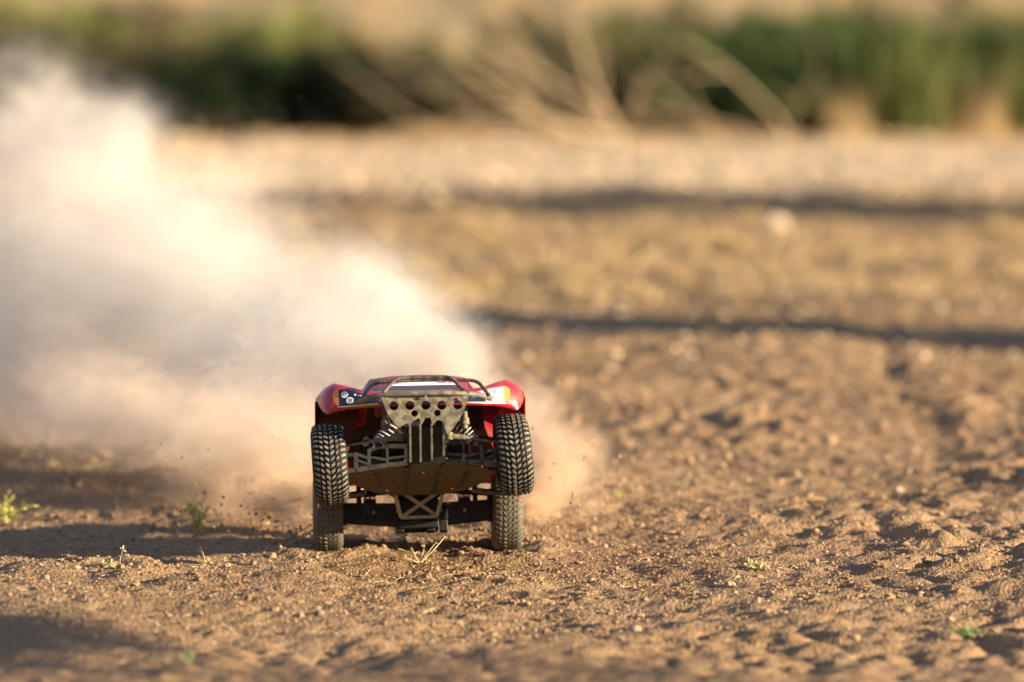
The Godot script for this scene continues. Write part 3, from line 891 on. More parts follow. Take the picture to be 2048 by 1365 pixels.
func wheel_meshes() -> Array:
	var car := begin()
	var prof := [[-15.0, 30.0], [-20.0, 33.0], [-22.6, 38.0], [-23.0, 42.0], [-22.2, 45.0]]
	for i in 13:
		var x := lerpf(-20.5, 20.5, i / 12.0)
		prof.append([x, tyre_r(x)])
	prof.append_array([[22.2, 45.0], [23.0, 42.0], [22.6, 38.0], [20.0, 33.0], [15.0, 30.0]])
	lathe_x(car, prof.map(func(p): return [p[0] * MM, p[1] * MM]), 72)
	car.generate_normals()
	# tread: three lugs a side in each of 44 rows, slanting to a V on the centre line
	var lug := begin()
	lug.set_smooth_group(-1)
	var rows := 42
	var pitch := TAU / rows
	for i in rows:
		for s in [-1.0, 1.0]:
			for c in [[0.8, 6.6, 0.66, 0.0, 0.60, 1], [8.2, 12.8, 0.66, 0.5, 0.54, 1], [14.2, 21.8, 0.40, 0.12, 0.54, 2]]:
				var a0: float = pitch * (i + c[3])
				for seg in c[5]:
					var xa: float = lerpf(c[0], c[1], float(seg) / c[5])
					var xb: float = lerpf(c[0], c[1], float(seg + 1) / c[5])
					var ang := func(x: float, e: float) -> float: return a0 - c[2] * x / 52.0 + e * pitch * c[4] * 0.5
					var P := func(x: float, e: float, up: float) -> Vector3:
						var r: float = tyre_r(x) + up
						var t: float = ang.call(x, e)
						return V(s * x, r * cos(t), r * sin(t))
					var ia := 0.5 if seg == 0 else 0.0
					var ib := 0.5 if seg == c[5] - 1 else 0.0
					var lo := [P.call(xa, -1.0, -1.0), P.call(xb, -1.0, -1.0), P.call(xb, 1.0, -1.0), P.call(xa, 1.0, -1.0)]
					var hi := [P.call(xa + ia, -0.76, 4.2), P.call(xb - ib, -0.76, 4.2), P.call(xb - ib, 0.76, 4.2), P.call(xa + ia, 0.76, 4.2)]
					var f := [[hi[0], hi[1], hi[2], hi[3]]]
					for k in 4:
						if c[5] == 2 and ((seg == 0 and k == 1) or (seg == 1 and k == 3)): continue
						f.append([lo[k], lo[(k + 1) % 4], hi[(k + 1) % 4], hi[k]])
					var first := true
					for q in f:
						lug.set_color(Color(1, 1, 1) if first else Color(0.09, 0.088, 0.085))
						first = false
						if s < 0: quad(lug, q[0], q[1], q[2], q[3])
						else: quad(lug, q[3], q[2], q[1], q[0])
	lug.generate_normals()
	var rim := begin()
	lathe_x(rim, [[-16, 30.5], [-19.5, 32], [-20, 30], [-17, 28], [-6, 26], [-4, 12], [-8, 9], [-8, 0]].map(func(p): return [p[0] * MM, p[1] * MM]), 40)
	lathe_x(rim, [[8, 0], [8, 9], [4, 12], [6, 26], [17, 28], [20, 30], [19.5, 32], [16, 30.5]].map(func(p): return [p[0] * MM, p[1] * MM]), 40)
	for k in 6:
		var a := TAU * k / 6.0
		for s in [-1.0, 1.0]:
			bar(rim, V(s * 8, 9 * cos(a), 9 * sin(a)), V(s * 12, 28 * cos(a), 28 * sin(a)), 5 * MM, 5 * MM)
	rim.generate_normals()
	return [car.commit(), lug.commit(), rim.commit()]

func wheels():
	var w := wheel_meshes()
	for a in [["front_wheel", V(-124, -1.5, 335), 3.0, 0.06], ["front_wheel", V(122, 5.5, 335), 4.6, 0.02], ["rear_wheel", V(-126, 2.2, 0), -1.0, 0.03], ["rear_wheel", V(126, -2.2, 0), -1.0, 0.09]]:
		var t := Transform3D(Basis(Vector3(0, 0, 1), deg_to_rad(a[2])) * Basis(Vector3.RIGHT, a[3]), a[1])
		var o := node_part(a[0], POSE * t)
		var rear: bool = a[0] == "rear_wheel"
		var ty := put("tyre", w[0], M["packed dirt rubber"] if rear else M["rubber"], o)
		var tr := put("tread", w[1], M["packed dirt lugs"] if rear else M["dusty lugs"], o)
		if rear:   # the grooves of the driven wheels are packed with soil
			ty.scale = Vector3(0.93, 1.052, 1.052)
			tr.scale = Vector3(0.93, 1.0, 1.0)
		put("rim", w[2], M["satin rim"], o)
		var nut := begin()
		var s := signf(a[1].x)
		lathe_x(nut, [[-3, 0], [-3, 4.5], [3, 4.5], [3, 0]].map(func(p): return [p[0] * MM, p[1] * MM]), 6, Transform3D(Basis.IDENTITY, V(s * 11, 0, 0)))
		build("hub_nut", nut, M["screw steel"], o)

func shock(top: Vector3, foot: Vector3, called := "shock_absorber"):
	var o := node_part(called, POSE)
	var dir := (foot - top).normalized()
	var l := (foot - top).length()
	var st := begin()
	tube(st, [top, top + dir * l * 0.62], 5.2 * MM, -1, 14)
	tube(st, [top - dir * 2 * MM, top + dir * 4 * MM], 6.3 * MM, -1, 14)
	build("damper", st, M["black plastic"], o)
	st = begin()
	tube(st, [top + dir * l * 0.62, foot], 1.6 * MM, -1, 8)
	build("piston_rod", st, M["screw steel"], o)
	st = begin()
	tube(st, [foot - dir * 5 * MM, foot + dir * 1 * MM], 8.0 * MM, 6.0 * MM, 14)
	build("spring_cup", st, M["black plastic"], o)
	st = begin()
	var x := dir.cross(Vector3(0, 0, 1)).normalized()
	var y := dir.cross(x)
	var pts := []
	var turns := 6.5
	for i in 79:
		var t := i / 78.0
		# the coils close up towards the foot
		var along := l * (0.12 + 0.80 * (1.0 - pow(1.0 - t, 1.55)))
		var a := TAU * turns * t
		pts.append(top + dir * along + (x * cos(a) + y * sin(a)) * 8.3 * MM)
	tube(st, pts, 1.05 * MM, -1, 6)
	build("spring", st, M["spring steel"], o)

func screw(at: Vector3, dir: Vector3, parent: Node, r := 2.2):
	var st := begin()
	tube(st, [at, at + dir * 1.6 * MM], r * MM, r * 0.75 * MM, 10)
	build("screw", st, M["screw steel"], parent)

func front_end():
	# lattice lower arms
	for s in [-1.0, 1.0]:
		var dy := -1.0 if s < 0 else 1.5
		var m := "sunlit dusty plastic" if s < 0 else "dusty arm plastic"  # left arm coloured paler as if sunlit, right as if in bumper shade
		var o := node_part("suspension_arm", POSE)
		var st := begin()
		var q := func(x: float, y: float, z := 345.0) -> Vector3: return V(s * x + 4.0, y * 1.15 + dy, z)
		# front truss of the arm
		bar(st, q.call(24, 17), q.call(60, 17.5), 7 * MM, 5.4 * MM)
		bar(st, q.call(60, 17.5), q.call(75, 13), 7 * MM, 5 * MM)
		bar(st, q.call(24, -3), q.call(46, -4.5), 7 * MM, 4.6 * MM)
		bar(st, q.call(44, -4.2), q.call(92, -10), 8 * MM, 4.8 * MM)
		bar(st, q.call(51, 18), q.call(51, -5), 7 * MM, 3.4 * MM, Vector3(1, 0, 0))
		bar(st, q.call(75, 14), q.call(76, -10), 8 * MM, 4.6 * MM, Vector3(1, 0, 0))
		bar(st, q.call(26, 17), q.call(26, -4), 7 * MM, 4 * MM, Vector3(1, 0, 0))
		bar(st, q.call(76, 3), q.call(93, 9), 7 * MM, 3.8 * MM)
		bar(st, q.call(76, -4), q.call(93, 2), 7 * MM, 2.6 * MM)
		bar(st, q.call(51, 1), q.call(76, 5), 6 * MM, 2.6 * MM)
		bar(st, q.call(26, 5), q.call(51, 2.5), 6 * MM, 2.4 * MM)
		build("truss", st, M[m], o)
		st = begin()
		bx(st, Transform3D(Basis.IDENTITY, q.call(93, 1)), V(6, 22, 9), 0.001)
		bx(st, Transform3D(Basis.IDENTITY, q.call(100, 9, 338.0)), V(12, 5, 12), 0.001)
		bx(st, Transform3D(Basis.IDENTITY, q.call(99, -9, 338.0)), V(12, 4, 12), 0.001)
		build("hub_carrier", st, M[m], o)
		# rear web of the arm, wide and flat
		st = begin()
		bar(st, q.call(24, 4, 318.0), q.call(96, -1, 328.0), 26 * MM, 6 * MM)
		build("arm_web", st, M["black plastic"], o)
		st = begin()
		tube(st, [q.call(68, 14, 350.0), q.call(68, 22, 350.0)], 3.6 * MM, 3.0 * MM, 10)
		build("ball_stud", st, M["screw steel"], o)
		screw(q.call(62, 19, 350.0), Vector3(0, 0, 1), o, 2.4)
		screw(q.call(28, -2, 350.0), Vector3(0, 0, 1), o, 1.8)
		# upper link, drive shaft and knuckle
		st = begin()
		tube(st, [V(s * 30 + 3, 36, 330), V(s * 104, 26 + dy, 332)], 2.6 * MM, -1, 8)
		part("camber_link", st, "black plastic")
		st = begin()
		tube(st, [V(s * 20, 10, 325), V(s * 108, 4, 335)], 3.6 * MM, -1, 10)
		part("drive_shaft", st, "black plastic")
		st = begin()
		bx(st, Transform3D(Basis.IDENTITY, V(s * 106, 8, 330)), V(9, 44, 20), 0.0015)
		part("steering_knuckle", st, "black plastic")
		# steering link with its rod end
		st = begin()
		tube(st, spline([V(s * 34 + 4, 26, 366), V(s * 48 + 4, 24.5, 366), V(s * 54 + 4, 24.0, 365)], 3), 4.2 * MM, 3.0 * MM, 10)
		tube(st, [V(s * 52 + 4, 24, 365), V(s * 100, 20, 352)], 1.8 * MM, -1, 8)
		tube(st, [V(s * 32 + 4, 21, 366), V(s * 32 + 4, 31, 366)], 5.0 * MM, -1, 10)
		part("steering_link", st, "tan dusted arm plastic")
		# body post with its collar
		st = begin()
		tube(st, [V(s * 53 + 4, 34, 372), V(s * 53 + 4, 80, 372)], 4.2 * MM, 3.6 * MM, 12)
		tube(st, [V(s * 53 + 4, 40, 372), V(s * 53 + 4, 49, 372)], 6.6 * MM, 5.6 * MM, 12)
		part("body_post", st, "tan dusted arm plastic")
		shock(V(s * 40 + 5, 53, 356), V(s * 65 + 4.5, 20.5, 352))
	# bulkhead, shock tower and chassis
	var b := begin()
	bx(b, Transform3D(Basis.IDENTITY, V(4, 12, 335)), V(40, 40, 62), 0.002)
	bx(b, Transform3D(Basis.IDENTITY, V(4, 8, 372)), V(50, 30, 10), 0.0015)
	part("front_bulkhead", b, "black plastic")
	b = begin()
	prism(b, PackedVector2Array([Vector2(-42, 62) * MM, Vector2(50, 62) * MM, Vector2(46, 40) * MM, Vector2(28, 28) * MM, Vector2(-20, 28) * MM, Vector2(-38, 40) * MM]), Transform3D(Basis.IDENTITY, V(0, 0, 346)), 5 * MM)
	part("shock_tower", b, "black plastic")
	b = begin()
	prism(b, PackedVector2Array([Vector2(-32, -318) * MM, Vector2(34, -318) * MM, Vector2(44, -286) * MM, Vector2(96, -244) * MM, Vector2(97, -172) * MM, Vector2(66, -112) * MM, Vector2(36, -84) * MM, Vector2(-34, -84) * MM, Vector2(-66, -112) * MM, Vector2(-98, -172) * MM, Vector2(-98, -226) * MM, Vector2(-42, -286) * MM]), Transform3D(Basis(Vector3.RIGHT, Vector3(0, 0, -1), Vector3(0, 1, 0)), V(0, 10, 0)), 6 * MM)
	var ch := part("chassis_plate", b, "chassis")
	for k in [[-30, 280], [30, 282], [-44, 120], [46, 122], [4, 230]]:
		screw(V(k[0], 7, k[1]), Vector3(0, -1, 0), ch, 2.4)
	for k in [[-20.0, 3.0], [24.0, 3.0], [-62.0, 2.4], [64.0, 2.4]]:
		b = begin()
		bar(b, V(k[0], 6.2, 276 if absf(k[0]) < 40 else 232), V(k[0] * 0.9, 6.2, 100 if absf(k[0]) < 40 else 140), k[1] * MM, 3 * MM)
		build("rib", b, M["black plastic"], ch)
	b = begin()
	bx(b, Transform3D(Basis.IDENTITY, V(4, 3, 308)), V(56, 8, 26), 0.0015)
	for x in [-20.0, 2.0, 24.0]: bar(b, V(x, -4, 318), V(x, -2, 292), 5 * MM, 4 * MM)
	build("skid_mount", b, M["black plastic"], ch)
	b = begin()
	bx(b, Transform3D(Basis.IDENTITY, V(0, 36, 190)), V(104, 44, 150), 0.003)
	bx(b, Transform3D(Basis.IDENTITY, V(-46, 38, 190)), V(70, 34, 130), 0.003)
	bx(b, Transform3D(Basis.IDENTITY, V(48, 36, 250)), V(40, 38, 40), 0.003)
	part("battery_box", b, "black plastic")
	for s in [-1.0, 1.0]:
		b = begin()
		tube(b, spline([V(s * 92, 6, 246), V(s * 124, 0, 238), V(s * 132, -2, 200), V(s * 124, 0, 118), V(s * 74, 8, 104)], 5), 4 * MM, -1, 8)
		part("side_step", b, "dusty tube")

func rear_end():
	for s in [-1.0, 1.0]:
		# rear lower arm: a broad black beam with ribs
		var o := node_part("suspension_arm", POSE)
		var st := begin()
		bar(st, V(s * 20, -8, 0), V(s * 106, 0, 0), 34 * MM, 22 * MM)
		bar(st, V(s * 22, 6, 16), V(s * 104, 9, 14), 5 * MM, 7 * MM)
		bar(st, V(s * 22, -20, 14), V(s * 102, -13, 12), 5 * MM, 4 * MM)
		for x in [40.0, 58.0, 76.0]: bar(st, V(s * x, -15, 19), V(s * x, 4, 19), 4 * MM, 4 * MM, Vector3(1, 0, 0))
		build("arm_beam", st, M["black plastic"], o)
		screw(V(s * 64 + 2, -3, 21), Vector3(0, 0, 1), o, 3.0)
		screw(V(s * 31 + 2, -3, 21), Vector3(0, 0, 1), o, 2.6)
		st = begin()
		tube(st, [V(s * 24, 30, 4), V(s * 60, 28, 2), V(s * 104, 24, 0)], 3.6 * MM, -1, 8)
		part("camber_link", st, "black plastic")
		st = begin()
		tube(st, [V(s * 18, 6, -6), V(s * 110, 2, 0)], 3.8 * MM, -1, 10)
		part("drive_shaft", st, "black plastic")
		st = begin()
		bx(st, Transform3D(Basis.IDENTITY, V(s * 104, 8, -2)), V(10, 44, 22), 0.0015)
		bx(st, Transform3D(Basis.IDENTITY, V(s * 82, 24, -2)), V(7, 34, 8), 0.001)
		part("hub_carrier", st, "black plastic")
		shock(V(s * 64, 60, -16), V(s * 67, 13, -4))
	var b := begin()
	bx(b, Transform3D(Basis.IDENTITY, V(2, -2, -12)), V(56, 40, 56), 0.003)
	bx(b, Transform3D(Basis.IDENTITY, V(2, 30, -10)), V(44, 40, 50), 0.003)
	for x in [-26.0, 18.0, 36.0]: bx(b, Transform3D(Basis.IDENTITY, V(x, -24, 14)), V(11, 16, 16), 0.001)
	part("gearbox", b, "black plastic")
	b = begin()
	prism(b, PackedVector2Array([Vector2(-72, 66) * MM, Vector2(72, 66) * MM, Vector2(66, 50) * MM, Vector2(28, 24) * MM, Vector2(-28, 24) * MM, Vector2(-66, 50) * MM]), Transform3D(Basis.IDENTITY, V(0, 0, -26)), 5 * MM)
	part("shock_tower", b, "black plastic")
	# skid brace: two struts, a cross of bars and a lower bar
	var br := node_part("skid_brace", POSE)
	for k in [[V(-35, 22, 66), V(-24, -13, 31), 5.4], [V(37, 20, 66), V(26.5, -12, 31), 5.0], [V(-20, 19, 40), V(26, -12, 31), 5.0], [V(28, 19, 40), V(-23, -13, 31), 5.0], [V(-24, -14, 30), V(26, -13, 30), 4.0]]:
		var st := begin()
		bar(st, k[0], k[1], k[2] * MM, 4.0 * MM, Vector3(0, 0, 1))
		build("strut", st, M["sunlit dusty plastic"], br)  # struts take the lit colour as well
	b = begin()
	bx(b, Transform3D(Basis.IDENTITY, V(1, -23, 24)), V(56, 10, 8), 0.001)
	build("brace_foot", b, M["black plastic"], br)
	# rear bumper behind the wheels
	b = begin()
	tube(b, spline([V(-110, 22, -92), V(-90, 14, -112), V(0, 12, -124), V(90, 14, -112), V(110, 22, -92)], 5), 4.5 * MM, -1, 8)
	bar(b, V(-24, -2, -30), V(-20, 10, -120), 10 * MM, 6 * MM)
	bar(b, V(24, -2, -30), V(20, 10, -120), 10 * MM, 6 * MM)
	part("rear_bumper", b, "dusty tube")

# ---------------------------------------------------------------- near plants

func herb_mesh(seed_: int, stems: int, h: float, spread: float, dark: Color, light: Color, leaf: float, leaves: int) -> Mesh:
	# feathery little weed: arching stems set with narrow leaflets
	var r := RandomNumberGenerator.new()
	r.seed = seed_
	var st := begin()
	for i in stems:
		var a := r.randf() * TAU
		var dir := Vector3(cos(a), 0, sin(a))
		var l := h * r.randf_range(0.5, 1.05)
		var lean := spread * r.randf_range(0.15, 1.0)
		var pts := []
		for k in 6:
			var t := k / 5.0
			pts.append(dir * lean * t * t + Vector3(0, l * (t - 0.25 * t * t * lean / h), 0) + rand_dir(r) * h * 0.02)
		st.set_color(dark.lerp(light, r.randf()))
		tube(st, pts, h * 0.016, h * 0.006, 5, false)
		for k in leaves:
			var t := r.randf_range(0.25, 1.0)
			var p: Vector3 = pts[mini(int(t * 5), 4)].lerp(pts[mini(int(t * 5) + 1, 5)], fmod(t * 5, 1.0))
			var along := (rand_dir(r) + Vector3(0, 0.7, 0) + dir * 0.4).normalized()
			leaf_quad(st, p, along, along.cross(rand_dir(r)).normalized(), leaf * r.randf_range(0.6, 1.3), leaf * 0.24, dark.lerp(light, r.randf()))
	st.generate_normals()
	return st.commit()

func sprig_mesh(seed_: int, arms: Array, rad: float, c: Color, tips: float) -> Mesh:
	# dry stalks that end in crumpled little heads
	var r := RandomNumberGenerator.new()
	r.seed = seed_
	var st := begin()
	for a in arms:
		st.set_color(c.lerp(c * 1.3, r.randf()))
		var e: Vector3 = a
		var pts := spline([Vector3.ZERO, e * 0.5 + rand_dir(r) * e.length() * 0.08, e], 4)
		tube(st, pts, rad, rad * 0.6, 5)
		for k in 9:
			var along := (rand_dir(r) + e.normalized() * 0.8).normalized()
			var p: Vector3 = pts[r.randi_range(4, pts.size() - 1)] if k > 5 else e
			leaf_quad(st, p, along, along.cross(rand_dir(r)).normalized(), tips * r.randf_range(0.5, 1.2), tips * 0.42, c.lerp(c * 1.4, r.randf()))
	st.generate_normals()
	return st.commit()

func weed(called: String, mesh: Mesh, x: float, d: float, label: String, category: String, m := "foliage", turn := 0.0, sc := 1.0, group := ""):
	var o := put(called, mesh, M[m])
	o.position = stand(x, d, 0.001)
	o.rotation.y = turn
	o.scale = Vector3.ONE * sc
	tag(o, label, category, group)
	return o

func build_near_plants():
	var g0 := Color(0.30, 0.29, 0.08)
	var g1 := Color(0.66, 0.60, 0.22)
	weed("green_weed", herb_mesh(3, 15, 0.054, 0.042, g0, g1, 0.012, 9), -0.462, 6.53, "small feathery yellow-green weed left of the truck", "weed")
	weed("green_weed", herb_mesh(4, 14, 0.046, 0.055, g0, Color(0.50, 0.50, 0.17), 0.012, 10), -0.752, 6.66, "yellow-green weed at the left edge in the shaded ground", "weed")
	weed("green_weed", herb_mesh(6, 8, 0.010, 0.018, g0, g1, 0.006, 7), 0.165, 6.88, "tiny green weed right of the truck behind the dust", "weed")
	weed("green_weed", herb_mesh(7, 14, 0.026, 0.024, Color(0.09, 0.15, 0.06), Color(0.24, 0.32, 0.14), 0.010, 9), 0.565, 5.50, "blurred green weed in the right foreground", "weed")
	weed("green_weed", herb_mesh(8, 12, 0.02, 0.02, Color(0.12, 0.16, 0.07), Color(0.38, 0.40, 0.24), 0.008, 9), -0.384, 5.28, "blurred pale green weed in the left foreground", "weed")
	var hay := Color(0.40, 0.32, 0.19)
	weed("dry_sprig", sprig_mesh(11, [Vector3(0.022, 0.030, 0.004), Vector3(0.006, 0.024, 0.0), Vector3(-0.010, 0.020, 0.003), Vector3(0.034, 0.036, -0.004), Vector3(-0.018, 0.008, 0.006), Vector3(0.012, 0.006, 0.012)], 0.0009, Color(0.58, 0.50, 0.32), 0.005), -0.128, 6.20, "pale dry sprig with crumpled heads under the nose of the truck", "dry weed", "straw")
	weed("dry_sprig", sprig_mesh(12, [Vector3(-0.004, 0.022, 0.0), Vector3(0.018, 0.004, 0.006), Vector3(-0.02, 0.005, 0.004), Vector3(0.026, 0.008, 0.0), Vector3(0.008, 0.006, 0.012)], 0.0009, hay, 0.006), -0.427, 6.19, "dry tuft with one short upright stalk before the green weed", "dry weed", "straw")
	weed("dry_sprig", sprig_mesh(13, [Vector3(0.004, 0.026, 0.0), Vector3(-0.016, 0.006, 0.004), Vector3(-0.024, 0.008, 0.0), Vector3(0.014, 0.006, 0.006), Vector3(-0.010, 0.010, 0.010)], 0.0009, Color(0.42, 0.36, 0.20), 0.007), -0.530, 6.03, "dry tuft with an upright stalk in the lit ground at left", "dry weed", "straw")
	weed("dry_sprig", sprig_mesh(14, [Vector3(0.034, 0.024, 0.0), Vector3(0.020, 0.022, 0.004), Vector3(-0.020, 0.010, 0.006), Vector3(-0.030, 0.004, 0.0), Vector3(0.026, 0.006, 0.010)], 0.0009, Color(0.13, 0.12, 0.075), 0.005), -0.322, 6.37, "dark weed lying flat beside the left rear wheel", "dry weed", "straw")
	weed("dry_sprig", herb_mesh(15, 14, 0.014, 0.022, Color(0.34, 0.29, 0.13), Color(0.62, 0.55, 0.30), 0.009, 9), 0.336, 6.09, "pale yellow dry tuft in the lit ground right of the truck", "dry weed", "straw")
	weed("dry_sprig", herb_mesh(16, 8, 0.018, 0.016, Color(0.34, 0.27, 0.13), Color(0.55, 0.45, 0.25), 0.007, 6), 0.585, 6.42, "thin straw-coloured tuft at the right among the hollows", "dry weed", "straw")

# ---------------------------------------------------------------- stones, grit, dust

func stone_mesh(seed_: int, r: float, rough := 0.28, rings := 7) -> Mesh:
	var n := FastNoiseLite.new()
	n.seed = seed_
	n.frequency = 0.9
	var st := begin()
	st.set_smooth_group(1 if rings > 5 else -1)
	var seg := rings * 2
	var p := func(i: int, k: int) -> Vector3:
		var a := PI * i / rings
		var b := TAU * (k % seg) / seg
		var q := Vector3(sin(a) * cos(b), cos(a), sin(a) * sin(b))
		return q * r * (1.0 + rough * n.get_noise_3dv(q * 1.4) * 2.0) * Vector3(1.1, 0.8, 0.95)
	for i in rings:
		for k in seg:
			if i > 0: tri(st, p.call(i, k), p.call(i, k + 1), p.call(i + 1, k + 1))
			if i < rings - 1: tri(st, p.call(i, k), p.call(i + 1, k + 1), p.call(i + 1, k)) if i > 0 else tri(st, p.call(0, 0), p.call(1, k + 1), p.call(1, k))
	st.generate_normals()
	return st.commit()

func build_stones():
	for a in [[0.79, 13.45, 0.032, "pale round stone lying before the road on the right", 1.9], [0.612, 7.08, 0.0085, "small tan stone on the ground at right between hollows", 1.1], [0.40, 8.45, 0.009, "small pale stone on the ground behind the hollows", 1.15],
			[-0.055, 10.3, 0.020, "dark clod at the left end of the long shadow", 0.4], [0.108, 6.04, 0.0050, "oval pebble in the lit ground right of the rear wheel", 1.15], [0.147, 6.02, 0.0048, "reddish pebble beside the oval one right of the truck", 1.05], [-0.245, 5.66, 0.006, "brown clod in the lit foreground below the truck", 0.8]]:
		var m: StandardMaterial3D = M["stone"].duplicate()
		m.resource_name = "stone of its own tone"
		m.albedo_color = Color(1, 1, 1).lerp(Color.BLACK, 0.0) * minf(a[4], 1.0) if a[4] <= 1.0 else Color.WHITE
		m.albedo_color.a = 1.0
		if a[4] > 1.0: m.albedo_texture = noise_tex(34, 0.02, [[0.0, lin(0.30 * a[4], 0.235 * a[4], 0.175 * a[4])], [1.0, lin(0.40 * a[4], 0.33 * a[4], 0.26 * a[4])]], 128)
		var o := put("stone", stone_mesh(int(a[1] * 100), a[2]), m)
		o.position = stand(a[0], a[1], -a[2] * 0.35)
		tag(o, a[3], "stone", "stones on the dirt")

func build_grit():
	var meshes := [stone_mesh(71, 1.0, 0.34, 4), stone_mesh(72, 1.0, 0.38, 4), stone_mesh(73, 1.0, 0.30, 4)]
	for v in 3:
		var n := 16500
		var mm := MultiMesh.new()
		mm.transform_format = MultiMesh.TRANSFORM_3D
		mm.use_colors = true
		mm.mesh = meshes[v]
		mm.instance_count = n
		for i in n:
			var d: float
			var x: float
			var s: float
			if i < 11500:
				d = rng.randf_range(5.45, 7.3)
				x = rng.randf_range(-0.84, 0.84)
				s = 0.0007 + 0.0026 * pow(rng.randf(), 3.2)
				if i % 70 == 0: s = rng.randf_range(0.0035, 0.0075)
				if n_tone.get_noise_2d(x * 2.2, d * 2.2) < rng.randf_range(-0.5, 0.25): s *= 0.55
			else:
				d = rng.randf_range(7.3, 15.0) if i < 14200 else rng.randf_range(15.0, 19.4)
				x = rng.randf_range(-1.0, 1.0) * d * 0.125
				s = 0.002 + (0.008 if i < 14200 else 0.016) * pow(rng.randf(), 3.5)
			var b := Basis(rand_dir(rng), rng.randf() * TAU).scaled(Vector3(1, rng.randf_range(0.6, 1.0), 1) * s)
			mm.set_instance_transform(i, Transform3D(b, stand(x, d, -s * 0.25)))
			var c := ground_tone(x, d)
			var t := rng.randf()
			c = c.lerp(Color(0.44, 0.33, 0.23), 0.4 * t * t) * rng.randf_range(0.75, 1.15)
			if d > 9.0 and s > 0.004: c = c.lerp(Color(0.62, 0.50, 0.35), rng.randf())
			mm.set_instance_color(i, Color(c.r, c.g, c.b, 1))
		var o := MultiMeshInstance3D.new()
		o.name = numbered("loose_grit")
		o.multimesh = mm
		o.material_override = M["grit"]
		add_child(o)
		tag(o, "loose crumbs of dry earth and grit strewn over the dirt", "grit", "loose grit on the dirt", "stuff")
	# bits of straw
	var blade := begin()
	blade.set_color(Color(0.55, 0.44, 0.26))
	tube(blade, [Vector3(-0.5, 0, 0), Vector3(0, 0.05, 0.03), Vector3(0.5, 0, 0)], 0.035, 0.02, 4, false)
	blade.generate_normals()
	var sm := MultiMesh.new()
	sm.transform_format = MultiMesh.TRANSFORM_3D
	sm.mesh = blade.commit()
	sm.instance_count = 1500
	for i in 1500:
		var d := rng.randf_range(5.3, 7.4)
		var x := rng.randf_range(-0.8, 0.8)
		var s := rng.randf_range(0.005, 0.018)
		sm.set_instance_transform(i, Transform3D(Basis(Vector3.UP, rng.randf() * TAU) * Basis(Vector3(0, 0, 1), rng.randf_range(-0.3, 0.3)).scaled(Vector3.ONE * s), stand(x, d, -0.001)))
	var so := MultiMeshInstance3D.new()
	so.name = "straw_litter"
	so.multimesh = sm
	so.material_override = M["straw"]
	add_child(so)
	tag(so, "short bits of dry straw lying on the dirt", "straw", "", "stuff")
	# grains thrown up by the rear wheels
	var fm := MultiMesh.new()
	fm.transform_format = MultiMesh.TRANSFORM_3D
	fm.use_colors = true
	fm.mesh = meshes[0]
	fm.instance_count = 2600
	for i in 2600:
		var c: Vector2 = CONTACT[i % 2]
		var t := pow(rng.randf(), 1.4)
		var x := c.x - (rng.randf_range(-0.06, 0.24) if i % 2 == 0 else rng.randf_range(-0.16, 0.12)) * (0.25 + t)
		var d := c.y + 0.03 + t * 0.4 * rng.randf_range(0.2, 1.0)
		var y := ground_y(x, d) + 0.004 + 0.15 * t * pow(rng.randf(), 1.3)
		var s := 0.0004 + 0.0024 * pow(rng.randf(), 6.0)
		fm.set_instance_transform(i, Transform3D(Basis(rand_dir(rng), rng.randf() * TAU).scaled(Vector3.ONE * s), Vector3(x, y, -d)))
		var v := rng.randf_range(0.4, 1.3)
		fm.set_instance_color(i, Color(0.36 * v, 0.25 * v, 0.155 * v, 1))
	var fo := MultiMeshInstance3D.new()
	fo.name = "flying_grit"
	fo.multimesh = fm
	fo.material_override = M["grit"]
	add_child(fo)
	tag(fo, "grains of dirt thrown into the air by the rear wheels", "grit", "", "stuff")

func dust_mesh(seed_: int, n: int, grain: float) -> Mesh:
	# a drifting clump of dust: tiny eight-sided grains, thickest in the middle and drawn into wisps
	var r := RandomNumberGenerator.new()
	r.seed = seed_
	var wisp := FastNoiseLite.new()
	wisp.seed = seed_
	wisp.frequency = 1.5
	wisp.fractal_octaves = 3
	var v := PackedVector3Array()
	var nn := PackedVector3Array()
	var faces := []
	for sx in [-1.0, 1.0]:
		for sy in [-1.0, 1.0]:
			for sz in [-1.0, 1.0]:
				faces.append([Vector3(sx, 0, 0), Vector3(0, sy, 0), Vector3(0, 0, sz), Vector3(sx, sy, sz).normalized(), sx * sy * sz > 0])
	var k := 0
	while k < n:
		var p := Vector3(r.randfn(), r.randfn(), r.randfn()) * 0.42
		if p.length() > 1.5 or wisp.get_noise_3dv(p) * 1.7 + 0.5 < r.randf(): continue
		k += 1
		var b := Basis(rand_dir(r), r.randf() * TAU) * (grain * r.randf_range(0.6, 1.35))
		for f in faces:
			var q := [p + b * f[0], p + b * f[1], p + b * f[2]]
			if f[4]: q = [q[0], q[2], q[1]]
			v.append_array(PackedVector3Array(q))
			var m: Vector3 = (b * f[3]).normalized()
			nn.append_array(PackedVector3Array([m, m, m]))
	var arr := []
	arr.resize(Mesh.ARRAY_MAX)
	arr[Mesh.ARRAY_VERTEX] = v
	arr[Mesh.ARRAY_NORMAL] = nn
	var me := ArrayMesh.new()
	me.add_surface_from_arrays(Mesh.PRIMITIVE_TRIANGLES, arr)
	return me

